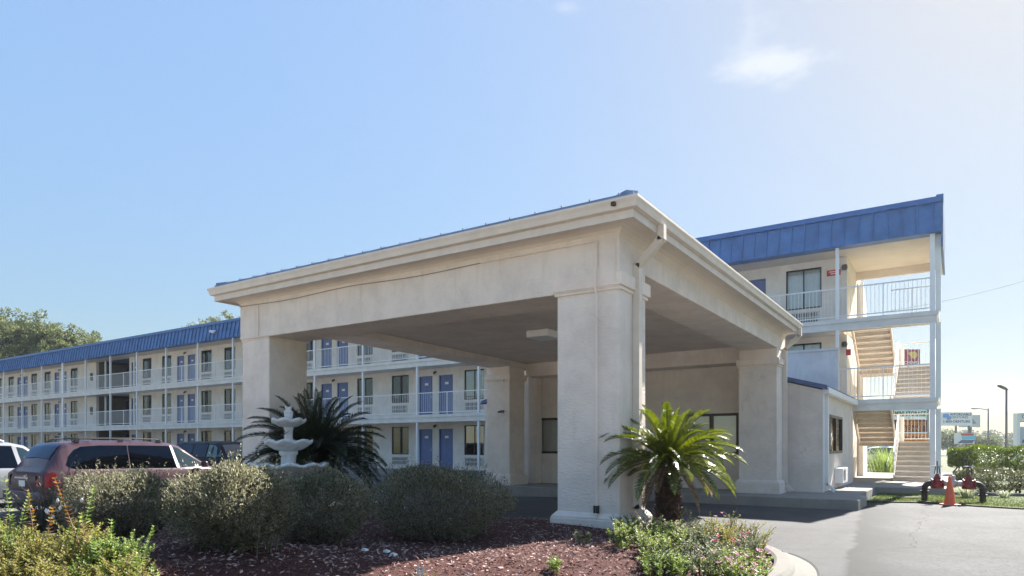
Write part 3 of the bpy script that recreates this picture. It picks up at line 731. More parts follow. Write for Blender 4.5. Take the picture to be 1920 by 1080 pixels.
for sx, xe in ((1, LX1 + .12), (-1, LX0 - .12)):
    xr = RX; ze = RZE + .02
    xm = -3.72 if sx > 0 else -12.12
    def rz_(x, o): return ze + o + (RZ - RZE) * (xe - x) / (xe - xr)
    for xa_, xb_, ya_ in ((xr, xm, LY0 + .21), (xm, xe, LY0 - .06)):
        b.hexa([(xa_, ya_, rz_(xa_, -.02)), (xb_, ya_, rz_(xb_, -.02)), (xb_, LY1, rz_(xb_, -.02)), (xa_, LY1, rz_(xa_, -.02)), (xa_, ya_, rz_(xa_, .09)), (xb_, ya_, rz_(xb_, .09)), (xb_, LY1, rz_(xb_, .09)), (xa_, LY1, rz_(xa_, .09))])
b.build('roof', M['roofedge'], lobby)
b = MB(); b.box(LX1 + .002, LY0 + .02, RZE - .10, LX1 + .16, LY1 - .02, RZE + .06); b.build('gutter', M['white'], lobby, bevel=.015)
b = MB(); b.box(LX1 + .01, LY0 + .25, .35, LX1 + .10, LY0 + .35, RZE - .1); b.bar((LX1 + .055, LY0 + .3, .38), (LX1 + .25, LY0 + .3, .2), .1, .08); b.build('downspout', M['white'], lobby)
MB().box(LX1 + .002, LY0 - .006, .1, LX1 + .03, LY0 + .12, RZE - .1).build('corner_board', M['white'], lobby)
# side window: frame with two lights
def bigwin(parent, axis, a0, a1, z0, z1, at_, n=2, out=-1):
    """window in a wall: axis 'x' runs along x (wall at y=at_), 'y' runs along y (wall at x=at_)"""
    def bx(m, u0, u1, za, zb, d0, d1):
        if axis == 'x': m.box(u0, at_ + d0, za, u1, at_ + d1, zb)
        else: m.box(at_ - d0, u0, za, at_ - d1, u1, zb)
    m = MB(); t = .07
    bx(m, a0, a0 + t, z0, z1, -.02, .08); bx(m, a1 - t, a1, z0, z1, -.02, .08); bx(m, a0 + t, a1 - t, z0, z0 + t, -.02, .08); bx(m, a0 + t, a1 - t, z1 - t, z1, -.02, .08)
    for i in range(1, n):
        u = a0 + (a1 - a0) * i / n; bx(m, u - .05, u + .05, z0 + t, z1 - t, -.01, .07)
    fr = m.build('window', M['bronze'], parent)
    p = MB(); bx(p, a0 + t, a1 - t, z0 + t, z1 - t, .03, .036); p.build('pane', M['glass'], fr)
    c = MB(); bx(c, a0 + .02, a1 - .02, z0 + .02, z1 - .02, .20, .205); c.build('blind', M['curtain'], fr)
    return fr
bigwin(lobby, 'y', 19.65, 22.0, 1.15, 2.2, LX1, 2)
bigwin(lobby, 'x', -11.3, -9.85, 1.12, 2.25, LY0, 1); bigwin(lobby, 'x', -6.4, -4.9, 1.12, 2.25, LY0, 2); MB().box(-4.9, LY0 + .001, 1.12, -4.5, LY0 + .2, 2.25).build('wall_infill', M['stucco'], lobby)
ac = MB().box(LX1 + .002, 20.5, .32, LX1 + .22, 21.5, .74).build('air_conditioner', M['white'], lobby, bevel=.01)
q = MB(); q.box(LX1 + .222, 20.62, .40, LX1 + .226, 20.98, .68)
q.build('grille_slots', M['acdark'], ac)
q = MB()
for r_ in range(3):
    for i in range(2): q.box(LX1 + .004, 21.75 + i * .32, .34 + r_ * .14, LX1 + .03, 22.0 + i * .32, .44 + r_ * .14)
q.build('wall_vent', M['acdark'], lobby)

# ------------------------------------------------------------------ porte cochere
porte = thing('porte_cochere', 'broad tan stucco porte cochere on thick square columns with white gutters', 'porte cochere', (-7.5, 12.7, 0))
ZC, ZS = 3.44, 3.77
CX = (-11.77, -10.92), (-4.62, -3.68)
def column(name, x0, x1, y0, y1, zb, ztop, cap=True):
    m = MB(); m.box(x0, y0, zb, x1, y1, ztop); c = m.build(name, M['stucco'], porte, bevel=.025)
    m = MB(); e = .075; m.hexa([(x0 - e, y0 - e, zb - .1), (x1 + e, y0 - e, zb - .1), (x1 + e, y1 + e, zb - .1), (x0 - e, y1 + e, zb - .1), (x0 - e, y0 - e, zb + .26), (x1 + e, y0 - e, zb + .26), (x1 + e, y1 + e, zb + .26), (x0 - e, y1 + e, zb + .26)])
    m.hexa([(x0 - e, y0 - e, zb + .26), (x1 + e, y0 - e, zb + .26), (x1 + e, y1 + e, zb + .26), (x0 - e, y1 + e, zb + .26), (x0 - .004, y0 - .004, zb + .34), (x1 + .004, y0 - .004, zb + .34), (x1 + .004, y1 + .004, zb + .34), (x0 - .004, y1 + .004, zb + .34)])
    m.build('plinth', M['stucco'], c, bevel=.02)
    return c
def band(c, x0, x1, y0, y1, z0, z1, e):
    m = MB(); m.box(x0 - e, y0 - e, z0, x1 + e, y1 + e, z1); m.box(x0 - e * .5, y0 - e * .5, z0 - .05, x1 + e * .5, y1 + e * .5, z0); m.build('capital', M['stucco_trim'], c, bevel=.015)
cn = column('column', *CX[1], 8.1, 9.0, .12, ZS + .02)
band(cn, *CX[1], 8.1, 9.0, ZC + .02, ZC + .20, .055)
cl = column('column', *CX[0], 8.1, 9.0, .12, ZS + .02)
band(cl, *CX[0], 8.1, 9.0, ZC + .02, ZC + .06, .03)
cr = column('column', *CX[1], 17.4, 18.22, .17, ZS + .02); band(cr, *CX[1], 17.4, 18.22, ZC - .06, ZC + .10, .055)
c4 = column('column', -12.1, -11.25, 16.85, 17.7, .17, ZS + .02); band(c4, -12.1, -11.25, 16.85, 17.7, ZC - .06, ZC + .10, .055)
# beams: front lower, sides, back
ZT = 4.30
b = MB(); b.box(CX[0][0], 8.06, ZC, CX[1][1] + .012, 8.9, ZT); b.build('front_beam', M['stucco'], porte, bevel=.015)
b = MB(); b.box(CX[1][0] + .06, 8.902, ZS, CX[1][1] + .008, 18.25, ZT); b.build('side_beam', M['stucco'], porte, bevel=.015)
b = MB(); b.hexa([(CX[0][0] - .02, 8.902, ZS), (CX[0][1], 8.902, ZS), (-11.25, 18.25, ZS), (-12.1, 18.25, ZS), (CX[0][0] - .02, 8.902, ZT), (CX[0][1], 8.902, ZT), (-11.25, 18.25, ZT), (-12.1, 18.25, ZT)]); b.build('side_beam', M['stucco'], porte, bevel=.015)
b = MB(); b.box(-11.24, 17.75, 3.52, CX[1][0] + .05, 18.45, ZT); b.build('back_beam', M['stucco'], porte, bevel=.015)
for xx in (-11.2, CX[1][0] + .02): MB().box(xx - .16, 18.1, .17, xx + .10, 18.49, 3.515).build('pilaster', M['stucco'], porte)
b = MB(); b.box(-11.2, 8.91, 3.93, CX[1][0] + .055, 18.49, 4.02); b.build('ceiling', M['ceiling'], porte)
lampb = MB().box(-7.98, 12.6, 3.76, -7.42, 13.2, 3.925).build('ceiling_light', M['white'], porte, bevel=.03)
# cornice: coved soffit, fascia, gutter, all on three sides (front, right, left)
EX0, EX1, EY0, EY1 = -12.22, -3.23, 7.64, 18.2
def ring(name, mat, sec, bev=0):
    """sec: list of (inset from the eave line, z); swept left side, front, right side with mitres"""
    m = MB(); k = len(sec); vs = []
    for (ix, iy) in ((0, 1), (0, 0), (1, 0), (1, 1)):
        for o_, z in sec:
            x = (EX0 + o_) if ix == 0 else (EX1 - o_); y = (EY0 + o_) if iy == 0 else EY1
            vs.append((x, y, z))
    fs = [(i * k + j, i * k + (j + 1) % k, (i + 1) * k + (j + 1) % k, (i + 1) * k + j) for i in range(3) for j in range(k)]
    fs += [tuple(range(k)), tuple(range(3 * k, 4 * k))]
    m.add(vs, fs); return m.build(name, mat, porte, bevel=bev)
ring('gutter', M['gutter'], [(0, 4.43), (0, 4.40), (.02, 4.36), (.035, 4.30), (.09, 4.285), (.09, 4.43)])
ring('fascia', M['gutter'], [(.095, 4.44), (.095, 4.185), (.125, 4.185), (.125, 4.44)])
ring('soffit', M['soffit'], [(.125, 4.215), (.32, 4.21), (.385, 4.19), (.42, 4.15), (.435, 4.10), (.440, 4.085), (.55, 4.085), (.55, 4.32), (.127, 4.32)])
# shallow hip roof with standing seams
b = MB(); e = .10; zr = 4.50; rp = 1.0
A = [(EX0 + e, EY0 + e), (EX1 - e, EY0 + e), (EX1 - e, EY1 + .3), (EX0 + e, EY1 + .3)]
rx0, rx1, ry = EX0 + 4.2, EX1 - 4.2, EY0 + 4.2
b.add([(x, y, 4.44) for x, y in A] + [(x, y, zr) for x, y in A] + [(rx0, ry, zr + rp), (rx1, ry, zr + rp), (rx1, EY1 + .3, zr + rp), (rx0, EY1 + .3, zr + rp)],
      [(0, 1, 5, 4), (1, 2, 6, 5), (2, 3, 7, 6), (3, 0, 4, 7), (4, 5, 9, 8), (5, 6, 10, 9), (8, 9, 10, 11), (7, 4, 8, 11), (6, 7, 11, 10), (0, 3, 2, 1)])
x = EX0 + .5
while x < EX1 - .2:
    t = min(x - A[0][0], A[1][0] - x, 4.1); b.bar((x, A[0][1] - .012, zr + .002), (x, A[0][1] + t, zr + .002 + rp * t / 4.1), .016, .034); x += .41
y = EY0 + .5
while y < EY1 + .1:
    t = min(y - A[0][1], 4.1)
    for xe, sg in ((A[1][0] + .012, -1), (A[0][0] - .012, 1)): b.bar((xe, y, zr + .002), (xe + sg * t, y, zr + .002 + rp * t / 4.1), .016, .034)
    y += .41
for xa, sg in ((A[1][0], -1), (A[0][0], 1)): b.bar((xa + sg * .03, A[0][1] + .03, zr + .012), (xa + sg * 4.1, A[0][1] + 4.1, zr + rp + .02), .16, .035)
b.build('roof', M['bluegrey'], porte)
# downspouts
def downspout(yg, zb):
    m = MB(); xg = EX1 - .045; xc = CX[1][1] + .055
    m.box(xg - .045, yg - .05, 4.10, xg + .045, yg + .05, 4.30); m.bar((xg, yg, 4.12), (xc + .01, yg, 3.80), .1, .09); m.box(xc - .05, yg - .05, zb + .2, xc + .05, yg + .05, 3.83)
    m.bar((xc, yg, zb + .24), (xc + .16, yg, zb + .05), .1, .09); return m
downspout(8.56, .3).build('downspout', M['gutter'], porte); downspout(18.0, .17).build('downspout', M['gutter'], porte)
# conduit and cable on the front
b = MB(); xc = -3.98; b.tube([(xc, 8.035, .40), (xc, 8.035, 1.6), (xc, 8.035, 3.36), (xc, 7.99, 3.44), (xc, 7.99, 3.66), (xc, 8.03, 3.74), (xc, 8.035, 4.07)], .016, 7); b.tube([(xc, 8.035, 4.06), (xc - .03, 8.035, 4.075), (xc - 1.9, 8.035, 4.07)], .012, 7)
b.build('conduit', M['stucco_trim'], porte)
pts = []
for i in range(40):
    t = i / 39; x = -5.7 + (CX[0][0] + 5.7) * t; z = 4.072 - .028 * math.sin(t * 9.5) * math.sin(t * 3.1) - .02 * math.sin(t * 3.1) + .02 * t
    pts.append((x, 8.045, z))
MB().tube(pts, .007, 6).build('cable', M['cablegrey'], porte)
b = MB(); b.tube([(-11.18, 8.052, 3.46), (-11.18, 8.052, 4.06)], .012, 6); b.tube([(-3.72, 8.04, 3.5), (-3.72, 8.04, 4.05)], .008, 6); b.build('conduit', M['stucco_trim'], porte)
MB().lathe([(.0, .03), (.03, .02), (.035, -.02), (.0, -.035)], 10, (-3.55, EY0 - .005, 4.36)).build('wasp_nest', M['trunkhair'], porte)
b = MB().box(-3.99 - .03, 8.02, .46, -3.99 + .03, 8.08, .56); b.build('hose_bib', M['pipe'], porte)
for zz in (3.05, 2.1): 
    b = MB(); b.box(-.05, -.06, -.04, .05, 0, .04); b.tube([(0, -.05, 0), (-.1, -.12, -.02)], .03, 8); b.build('security_light', M['lamp'] if zz < 3 else M['white'], porte, loc=Vector((-11.5, 16.84, zz + .3)) - porte.location)
for o in (motel, lobby, porte): pass

# ------------------------------------------------------------------ cars
def interp(st, y):
    for a, b_ in zip(st, st[1:]):
        if a[0] <= y <= b_[0]:
            t = (y - a[0]) / (b_[0] - a[0]); return [p + (q - p) * t for p, q in zip(a[1:], b_[1:])]
    return list(st[-1][1:]) if y > st[-1][0] else list(st[0][1:])
def car(name, label, cat, loc, rz, st, paint, wheels, wr, side_glass, rear_glass=None, front_glass=None, lights=(), extras=None, group=None, tint='tint'):
    """st rows: y, zbot, zbelt, ztop, half width, half roof width"""
    root = thing(name, label, cat, loc, rz, group, absolute=False)
    ys_ = sorted(set(list(np.linspace(st[0][0], st[-1][0], 70)) + [s[0] for s in st])); vs = []; K = 17
    def sec(y):
        zb, zl, zt, w, wt = interp(st, y); zl = min(zl, zt - .01); h = zt - zl
        half = [(0, zb), (w * .8, zb), (w * .96, zb + .06), (w, zb + (zl - zb) * .45), (w * .985, zl - .03), (w * .965, zl), (wt + (w * .965 - wt) * .12 + .02 * 0, zt - min(.10, h * .3)), (wt * .86, zt - min(.025, h * .1)), (0, zt)]
        return half
    for y in ys_:
        h = sec(y); ring_ = h + [(-x, z) for x, z in h[-2:0:-1]]
        vs += [(x, y, z) for x, z in ring_]
    k = len(h) * 2 - 2; fs = [(i * k + j, i * k + (j + 1) % k, (i + 1) * k + (j + 1) % k, (i + 1) * k + j) for i in range(len(ys_) - 1) for j in range(k)]
    fs += [tuple(range(k)), tuple(range((len(ys_) - 1) * k, len(ys_) * k))]
    body = MB().add(vs, fs).build('body', paint, root, loc=(0, 0, 0), smooth=True)
    md = body.modifiers.new('es', 'EDGE_SPLIT'); md.split_angle = math.radians(38)
    def sx(y, z):
        h = sec(y); pts = h[2:8]
        for (xa, za), (xb, zb_) in zip(pts, pts[1:]):
            if za <= z <= zb_ + 1e-6: return xa + (xb - xa) * (z - za) / max(1e-6, zb_ - za)
        return h[7][0]
    def patch(nm, poly, mat, par, off=.006, sides=(1, -1), nu=14, nv=5):
        """poly given as lower edge list and upper edge list of (y,z) with the same count"""
        lo, up = poly
        for s in sides:
            vs = []; fs = []
            n = len(lo)
            for j in range(nv + 1):
                for i in range(n):
                    y = lo[i][0] + (up[i][0] - lo[i][0]) * j / nv; z = lo[i][1] + (up[i][1] - lo[i][1]) * j / nv
                    vs.append((s * (sx(y, z) + off), y, z))
            fs = [(j * n + i, j * n + i + 1, (j + 1) * n + i + 1, (j + 1) * n + i) for j in range(nv) for i in range(n - 1)]
            MB().add(vs, fs).build(nm, mat, par, loc=(0, 0, 0), smooth=True)
    for gi, (lo, up) in enumerate(side_glass): patch('side_window', (lo, up), M['frontglass'] if gi == 2 else M[tint], root)
    def ztop(y): return interp(st, y)[2]
    def endglass(nm, ya, yb, wa, wb, off):
        m = MB(); vs = []; n = 9
        for j in range(7):
            y = ya + (yb - ya) * j / 6; w = wa + (wb - wa) * j / 6
            for i in range(n):
                x = -w + 2 * w * i / (n - 1); h = sec(y); x1, z1 = h[7]; z = z1 + (ztop(y) - z1) * (1 - min(1, abs(x) / x1)) if abs(x) < x1 else z1 - (abs(x) - x1) * .35
                vs.append((x, y + off, z + .012))
        m.add(vs, [(j * n + i, j * n + i + 1, (j + 1) * n + i + 1, (j + 1) * n + i) for j in range(6) for i in range(n - 1)]); return m.build(nm, M['carglass'] if nm == 'windscreen' else M['tint'], root, loc=(0, 0, 0), smooth=True)
    if rear_glass: endglass('rear_window', *rear_glass, -.012)
    if front_glass: endglass('windscreen', *front_glass, .012)
    for y in wheels:
        w = interp(st, y)[3]
        for s in (1, -1):
            t = MB(); t.lathe([(wr * .62, -.1), (wr * .96, -.1), (wr, -.07), (wr, .07), (wr * .96, .1), (wr * .62, .1)], 28)
            t.v = [(s * (w - .10) + z, y + a, wr + b_) for a, b_, z in t.v]
            ty = t.build('wheel', M['rubber'], root, loc=(0, 0, 0), smooth=True)
            r = MB(); r.lathe([(.001, .05), (.04, .055), (wr * .5, .06), (wr * .62, .085), (wr * .64, .04)], 24); r.v = [(s * (w - .10 + z + .012), y + a, wr + b_) for a, b_, z in r.v]
            r.build('rim', M['chrome'], ty, loc=(0, 0, 0), smooth=True)
            a = MB(); prof = [(wr * 1.17 * math.cos(q), wr + wr * 1.17 * math.sin(q)) for q in np.linspace(-.35, math.pi + .35, 20)]
            a.add([(s * (w + .003), y + p, q) for p, q in prof], [tuple(range(20))]); a.build('wheel_arch', M['carblack'], root, loc=(0, 0, 0))
    if extras: extras(root, sx, sec, ztop, patch)
    return root
VAN = [(-2.50, .42, .80, .82, .80, .70), (-2.47, .36, .95, 1.00, .93, .78), (-2.36, .30, 1.02, 1.10, .97, .76), (-2.22, .27, 1.03, 1.36, .985, .74), (-2.05, .25, 1.04, 1.60, .99, .74), (-1.90, .24, 1.04, 1.68, .995, .745), (-1.4, .22, 1.03, 1.735, 1.0, .75), (0, .22, 1.01, 1.74, 1.0, .75), (.5, .22, 1.0, 1.71, 1.0, .74), (.85, .22, 1.0, 1.63, 1.0, .72), (1.5, .22, 1.0, 1.22, .99, .70), (1.72, .22, .98, 1.05, .98, .74), (2.2, .24, .86, .93, .96, .80), (2.42, .28, .72, .80, .90, .72), (2.5, .36, .6, .68, .80, .6)]
def van_extras(root, sx, sec, ztop, patch):
    # tail lamps wrap the rear corners
    for s in (1, -1):
        m = MB(); vs = []
        for y, z0, z1 in ((-2.485, .66, .93), (-2.40, .66, .97), (-2.28, .68, 1.0), (-2.20, .72, .98)):
            for z in np.linspace(z0, z1, 5): vs.append((s * (sx(y, z) + .012), y - .006, z))
        m.add(vs, [(i * 5 + j, i * 5 + j + 1, (i + 1) * 5 + j + 1, (i + 1) * 5 + j) for i in range(3) for j in range(4)])
        inner = s * (sx(-2.485, .8) - .14)
        m.add([(s * (sx(-2.485, .68) + .01), -2.512, .68), (inner, -2.515, .68), (inner, -2.5, .92), (s * (sx(-2.485, .92) + .0), -2.49, .92)], [(0, 1, 2, 3)])
        m.build('tail_lamp', M['lens'], root, loc=(0, 0, 0), smooth=True)
    p = MB().box(-.16, -2.525, .66, .16, -2.515, .80).build('licence_plate', M['plate'], root, loc=(0, 0, 0))
    b = MB(); b.box(-.93, -2.58, .34, .93, -2.42, .56); b.box(-.88, -2.56, .28, .88, -2.42, .34); b.build('rear_bumper', M['carblack_b'], root, loc=(0, 0, 0), bevel=.04)
    b = MB(); b.box(-.36, -2.535, .84, .36, -2.49, .88); b.build('tailgate_trim', M['chrome'], root, loc=(0, 0, 0))
    m = MB()
    for s in (1, -1):
        x = s * .66; m.tube([(x, -1.75, 1.69), (x, -1.6, 1.775), (x, -.4, 1.785), (x, .25, 1.765), (x, .4, 1.71)], .018, 7)
        for y in (-1.65, -.65, .3): m.box(x - .03, y - .05, 1.68, x + .03, y + .05, 1.76)
    for y in (-1.35, -.35): m.tube([(-.66, y, 1.79), (.66, y, 1.79)], .018, 7)
    m.build('roof_rack', M['carblack'], root, loc=(0, 0, 0))
    # pillar strips and door seams
    patch('pillar', ([(-.06 + .70, 1.03), (.06 + .66, 1.03)], [(.54, 1.60), (.60, 1.60)]), M['white'], root, off=.012)
    for y in (-.52, .62): patch('door_seam', ([(y, .36), (y + .012, .36)], [(y, 1.0), (y + .012, 1.0)]), M['carblack'], root, off=.004)
    for y in (-.40, .72): patch('door_handle', ([(y, .86), (y + .18, .86)], [(y, .90), (y + .18, .90)]), M['carblack_b'], root, off=.02)
    for sg_ in (1, -1):
        mb = MB(); mb.hexa([(sg_ * .98, 1.28, 1.02), (sg_ * 1.20, 1.30, 1.02), (sg_ * 1.20, 1.40, 1.04), (sg_ * .98, 1.42, 1.04), (sg_ * .98, 1.28, 1.18), (sg_ * 1.19, 1.30, 1.2), (sg_ * 1.18, 1.38, 1.18), (sg_ * .98, 1.42, 1.14)]); mb.build('side_mirror', maroon, root, loc=(0, 0, 0), bevel=.03)
    MB().bar((-.05, -2.30, 1.16), (.45, -2.27, 1.20), .02, .02).build('rear_wiper', M['carblack'], root, loc=(0, 0, 0))
    patch('side_moulding', ([(-2.0 + i * .4, .52) for i in range(10)], [(-2.0 + i * .4, .60) for i in range(10)]), M['carblack'], root, off=.012)
M['carblack_b'] = plain('bumper_grey', (.09, .085, .10), .35, var=.1)
maroon = paintcar('maroon_paint', (.050, .017, .026), .3)
sg = [([(-1.98, 1.16), (-1.92, 1.09), (-1.75, 1.06), (-1.2, 1.05), (-.56, 1.05)], [(-1.90, 1.36), (-1.78, 1.5), (-1.62, 1.58), (-1.2, 1.61), (-.56, 1.61)]),
      ([(-.53, 1.05), (0, 1.04), (.63, 1.03)], [(-.53, 1.61), (0, 1.605), (.52, 1.595)])]
sg_front = [([(.74, 1.04), (1.1, 1.04), (1.42, 1.05), (1.50, 1.06)], [(.64, 1.575), (.78, 1.54), (1.05, 1.37), (1.44, 1.10)])]
zg = lot_z(-18, 9)
van = car('minivan', 'maroon minivan with roof rack seen from behind, parked beyond the gray twiggy shrub', 'minivan', (-18.05, 9.2, zg), 0, VAN, maroon, (-1.5, 1.5), .33, sg + sg_front, (-2.24, -1.96, .70, .66), (1.62, .92, .70, .64), extras=van_extras)
SILV = VAN
silver = paintcar('silver_paint', (.26, .27, .29), .5)
car('parked_minivan', 'silver minivan at the left edge, behind the maroon minivan', 'minivan', (-21.2, 6.8, zg), 0, SILV, silver, (-1.5, 1.5), .33, sg + sg_front, (-2.24, -1.96, .70, .66), (1.62, .92, .70, .64),
    extras=lambda root, sx, sec, ztop, patch: [MB().tube([(s * .66, -1.75, 1.69), (s * .66, -1.6, 1.775), (s * .66, -.4, 1.785), (s * .66, .25, 1.765), (s * .66, .4, 1.71)], .02, 7).build('roof_rail', M['white'], root, loc=(0, 0, 0)) for s in (1, -1)] + [patch('pillar', ([(-.60, 1.05), (-.50, 1.05)], [(-.58, 1.61), (-.52, 1.61)]), M['white'], root, off=.012)])
SUV = [(-2.6, .5, .9, .95, .85, .7), (-2.55, .42, 1.1, 1.15, .94, .8), (-2.45, .4, 1.14, 1.5, .97, .76), (-2.3, .38, 1.14, 1.74, .98, .74), (-1.8, .36, 1.14, 1.80, .98, .75), (0, .36, 1.12, 1.81, .98, .75), (.5, .36, 1.12, 1.76, .98, .73), (.8, .36, 1.12, 1.64, .98, .71), (1.25, .36, 1.11, 1.22, .98, .72), (1.4, .36, 1.1, 1.14, .98, .82), (2.3, .38, 1.02, 1.09, .96, .84), (2.5, .42, .9, 1.0, .93, .8), (2.6, .5, .8, .85, .86, .7)]
blackp = paintcar('dark_plum_paint', (.016, .013, .018), .2); blackp.node_tree.nodes['Principled BSDF'].inputs['Coat Weight'].default_value = 0; blackp.node_tree.nodes['Principled BSDF'].inputs['Specular IOR Level'].default_value = .08
ssg = [([(-2.2, 1.2), (-1.5, 1.18), (-.9, 1.18)], [(-2.1, 1.62), (-1.5, 1.66), (-.9, 1.68)]), ([(-.8, 1.18), (-.3, 1.17), (.1, 1.17)], [(-.8, 1.68), (-.3, 1.68), (.1, 1.67)]), ([(.2, 1.17), (.8, 1.17), (1.1, 1.18)], [(.2, 1.66), (.55, 1.62), (.9, 1.42)])]
car('sport_utility_vehicle', 'dark plum sport utility vehicle parked broadside in front of the ground floor rooms', 'car', (-25.3, 16.6, lot_z(-25, 16)), -math.pi / 2, SUV, blackp, (-1.6, 1.65), .37, ssg, None, (1.3, .78, .70, .62))
wv = paintcar('white_car_paint', (.7, .7, .7), 0)
p = at(1655, 58, -.4); car('parked_van', 'white parked van seen through the stair tower, behind tall grass', 'van', p, math.radians(60), VAN, wv, (-1.5, 1.5), .33, sg + sg_front, (-2.24, -1.96, .70, .66), (1.62, .92, .70, .64))

# ------------------------------------------------------------------ fountain
fp = at(541, 11.0); fp.z = bed_z(fp.x, fp.y)
fo = thing('fountain', 'white tiered stone fountain with scalloped bowls beside the dark sago palm', 'fountain', fp, absolute=False)
def scal(n_, amp_z, amp_r, top):
    def f(i, a, r, z):
        w = abs(math.cos(a * n_ / 2)); k = top[i]
        return r * (1 + amp_r * k * (w - .5)), z + amp_z * k * (w - .6)
    return f
def bowl(name, prof, k, n_, az, ar): MB().lathe(prof, 72, (0, 0, 0), scal(n_, az, ar, k)).build(name, M['fountain'], fo, loc=(0, 0, 0), smooth=True)
z0 = -fp.z
def bowlprof(r, zr, depth, rb): return [(rb, zr - depth), (r * .55, zr - depth * .9), (r * .82, zr - depth * .55), (r * .93, zr - .06), (r * .95, zr - .05), (r, zr - .045), (r * 1.01, zr - .01), (r * .98, zr + .01), (r * .9, zr - .005), (r * .8, zr - .05), (r * .4, zr - .09), (.01, zr - .1)]
kk = [0, 0, .15, .5, .8, 1, 1, 1, .9, .3, 0, 0]
bowl('lower_basin', bowlprof(.62, z0 + 1.06, .22, .16), kk, 10, .05, .06)
bowl('middle_bowl', bowlprof(.375, z0 + 1.44, .17, .10), kk, 8, .045, .06)
bowl('upper_bowl', bowlprof(.27, z0 + 1.79, .13, .06), kk, 7, .035, .06)
MB().lathe([(.24, z0 + .2), (.24, z0 + .34), (.18, z0 + .4), (.14, z0 + .5), (.15, z0 + .7), (.18, z0 + .82), (.17, z0 + .86)], 24).build('base_pedestal', M['fountain'], fo, loc=(0, 0, 0), smooth=True)
MB().lathe([(.15, z0 + .95), (.13, z0 + 1.0), (.12, z0 + 1.1), (.125, z0 + 1.2), (.15, z0 + 1.22), (.15, z0 + 1.27), (.11, z0 + 1.29)], 24).build('pedestal', M['fountain'], fo, loc=(0, 0, 0), smooth=True)
MB().lathe([(.10, z0 + 1.34), (.085, z0 + 1.4), (.065, z0 + 1.5), (.07, z0 + 1.62), (.085, z0 + 1.67)], 24).build('stem', M['fountain'], fo, loc=(0, 0, 0), smooth=True)
MB().lathe([(.03, z0 + 1.7), (.035, z0 + 1.76), (.06, z0 + 1.81), (.072, z0 + 1.87), (.07, z0 + 1.9), (.078, z0 + 1.905), (.078, z0 + 1.915), (.05, z0 + 1.93), (.045, z0 + 1.95), (.062, z0 + 2.0), (.055, z0 + 2.0), (.01, z0 + 1.97)], 32, (0, 0, 0), lambda i, a, r, z: (r * (1 + (.12 * math.cos(4 * a) if i > 8 else 0)), z + (.012 * math.cos(4 * a) if i > 8 else 0))).build('finial', M['fountain'], fo, loc=(0, 0, 0), smooth=True)
op = at(607, 12.4); op.z = bed_z(op.x, op.y)
orn = thing('garden_urn', 'small white ornament behind the fountain, partly covered by palm fronds', 'ornament', op, absolute=False)
MB().lathe([(.12, 0), (.12, .5), (.09, .52), (.09, .86), (.13, .9)], 4).build('pedestal', M['fountain'], orn, loc=(0, 0, 0))
MB().lathe([(.05, .9), (.08, .95), (.1, 1.05), (.06, 1.16), (.07, 1.2), (.11, 1.24), (.02, 1.22)], 16).build('urn', M['fountain'], orn, loc=(0, 0, 0), smooth=True)

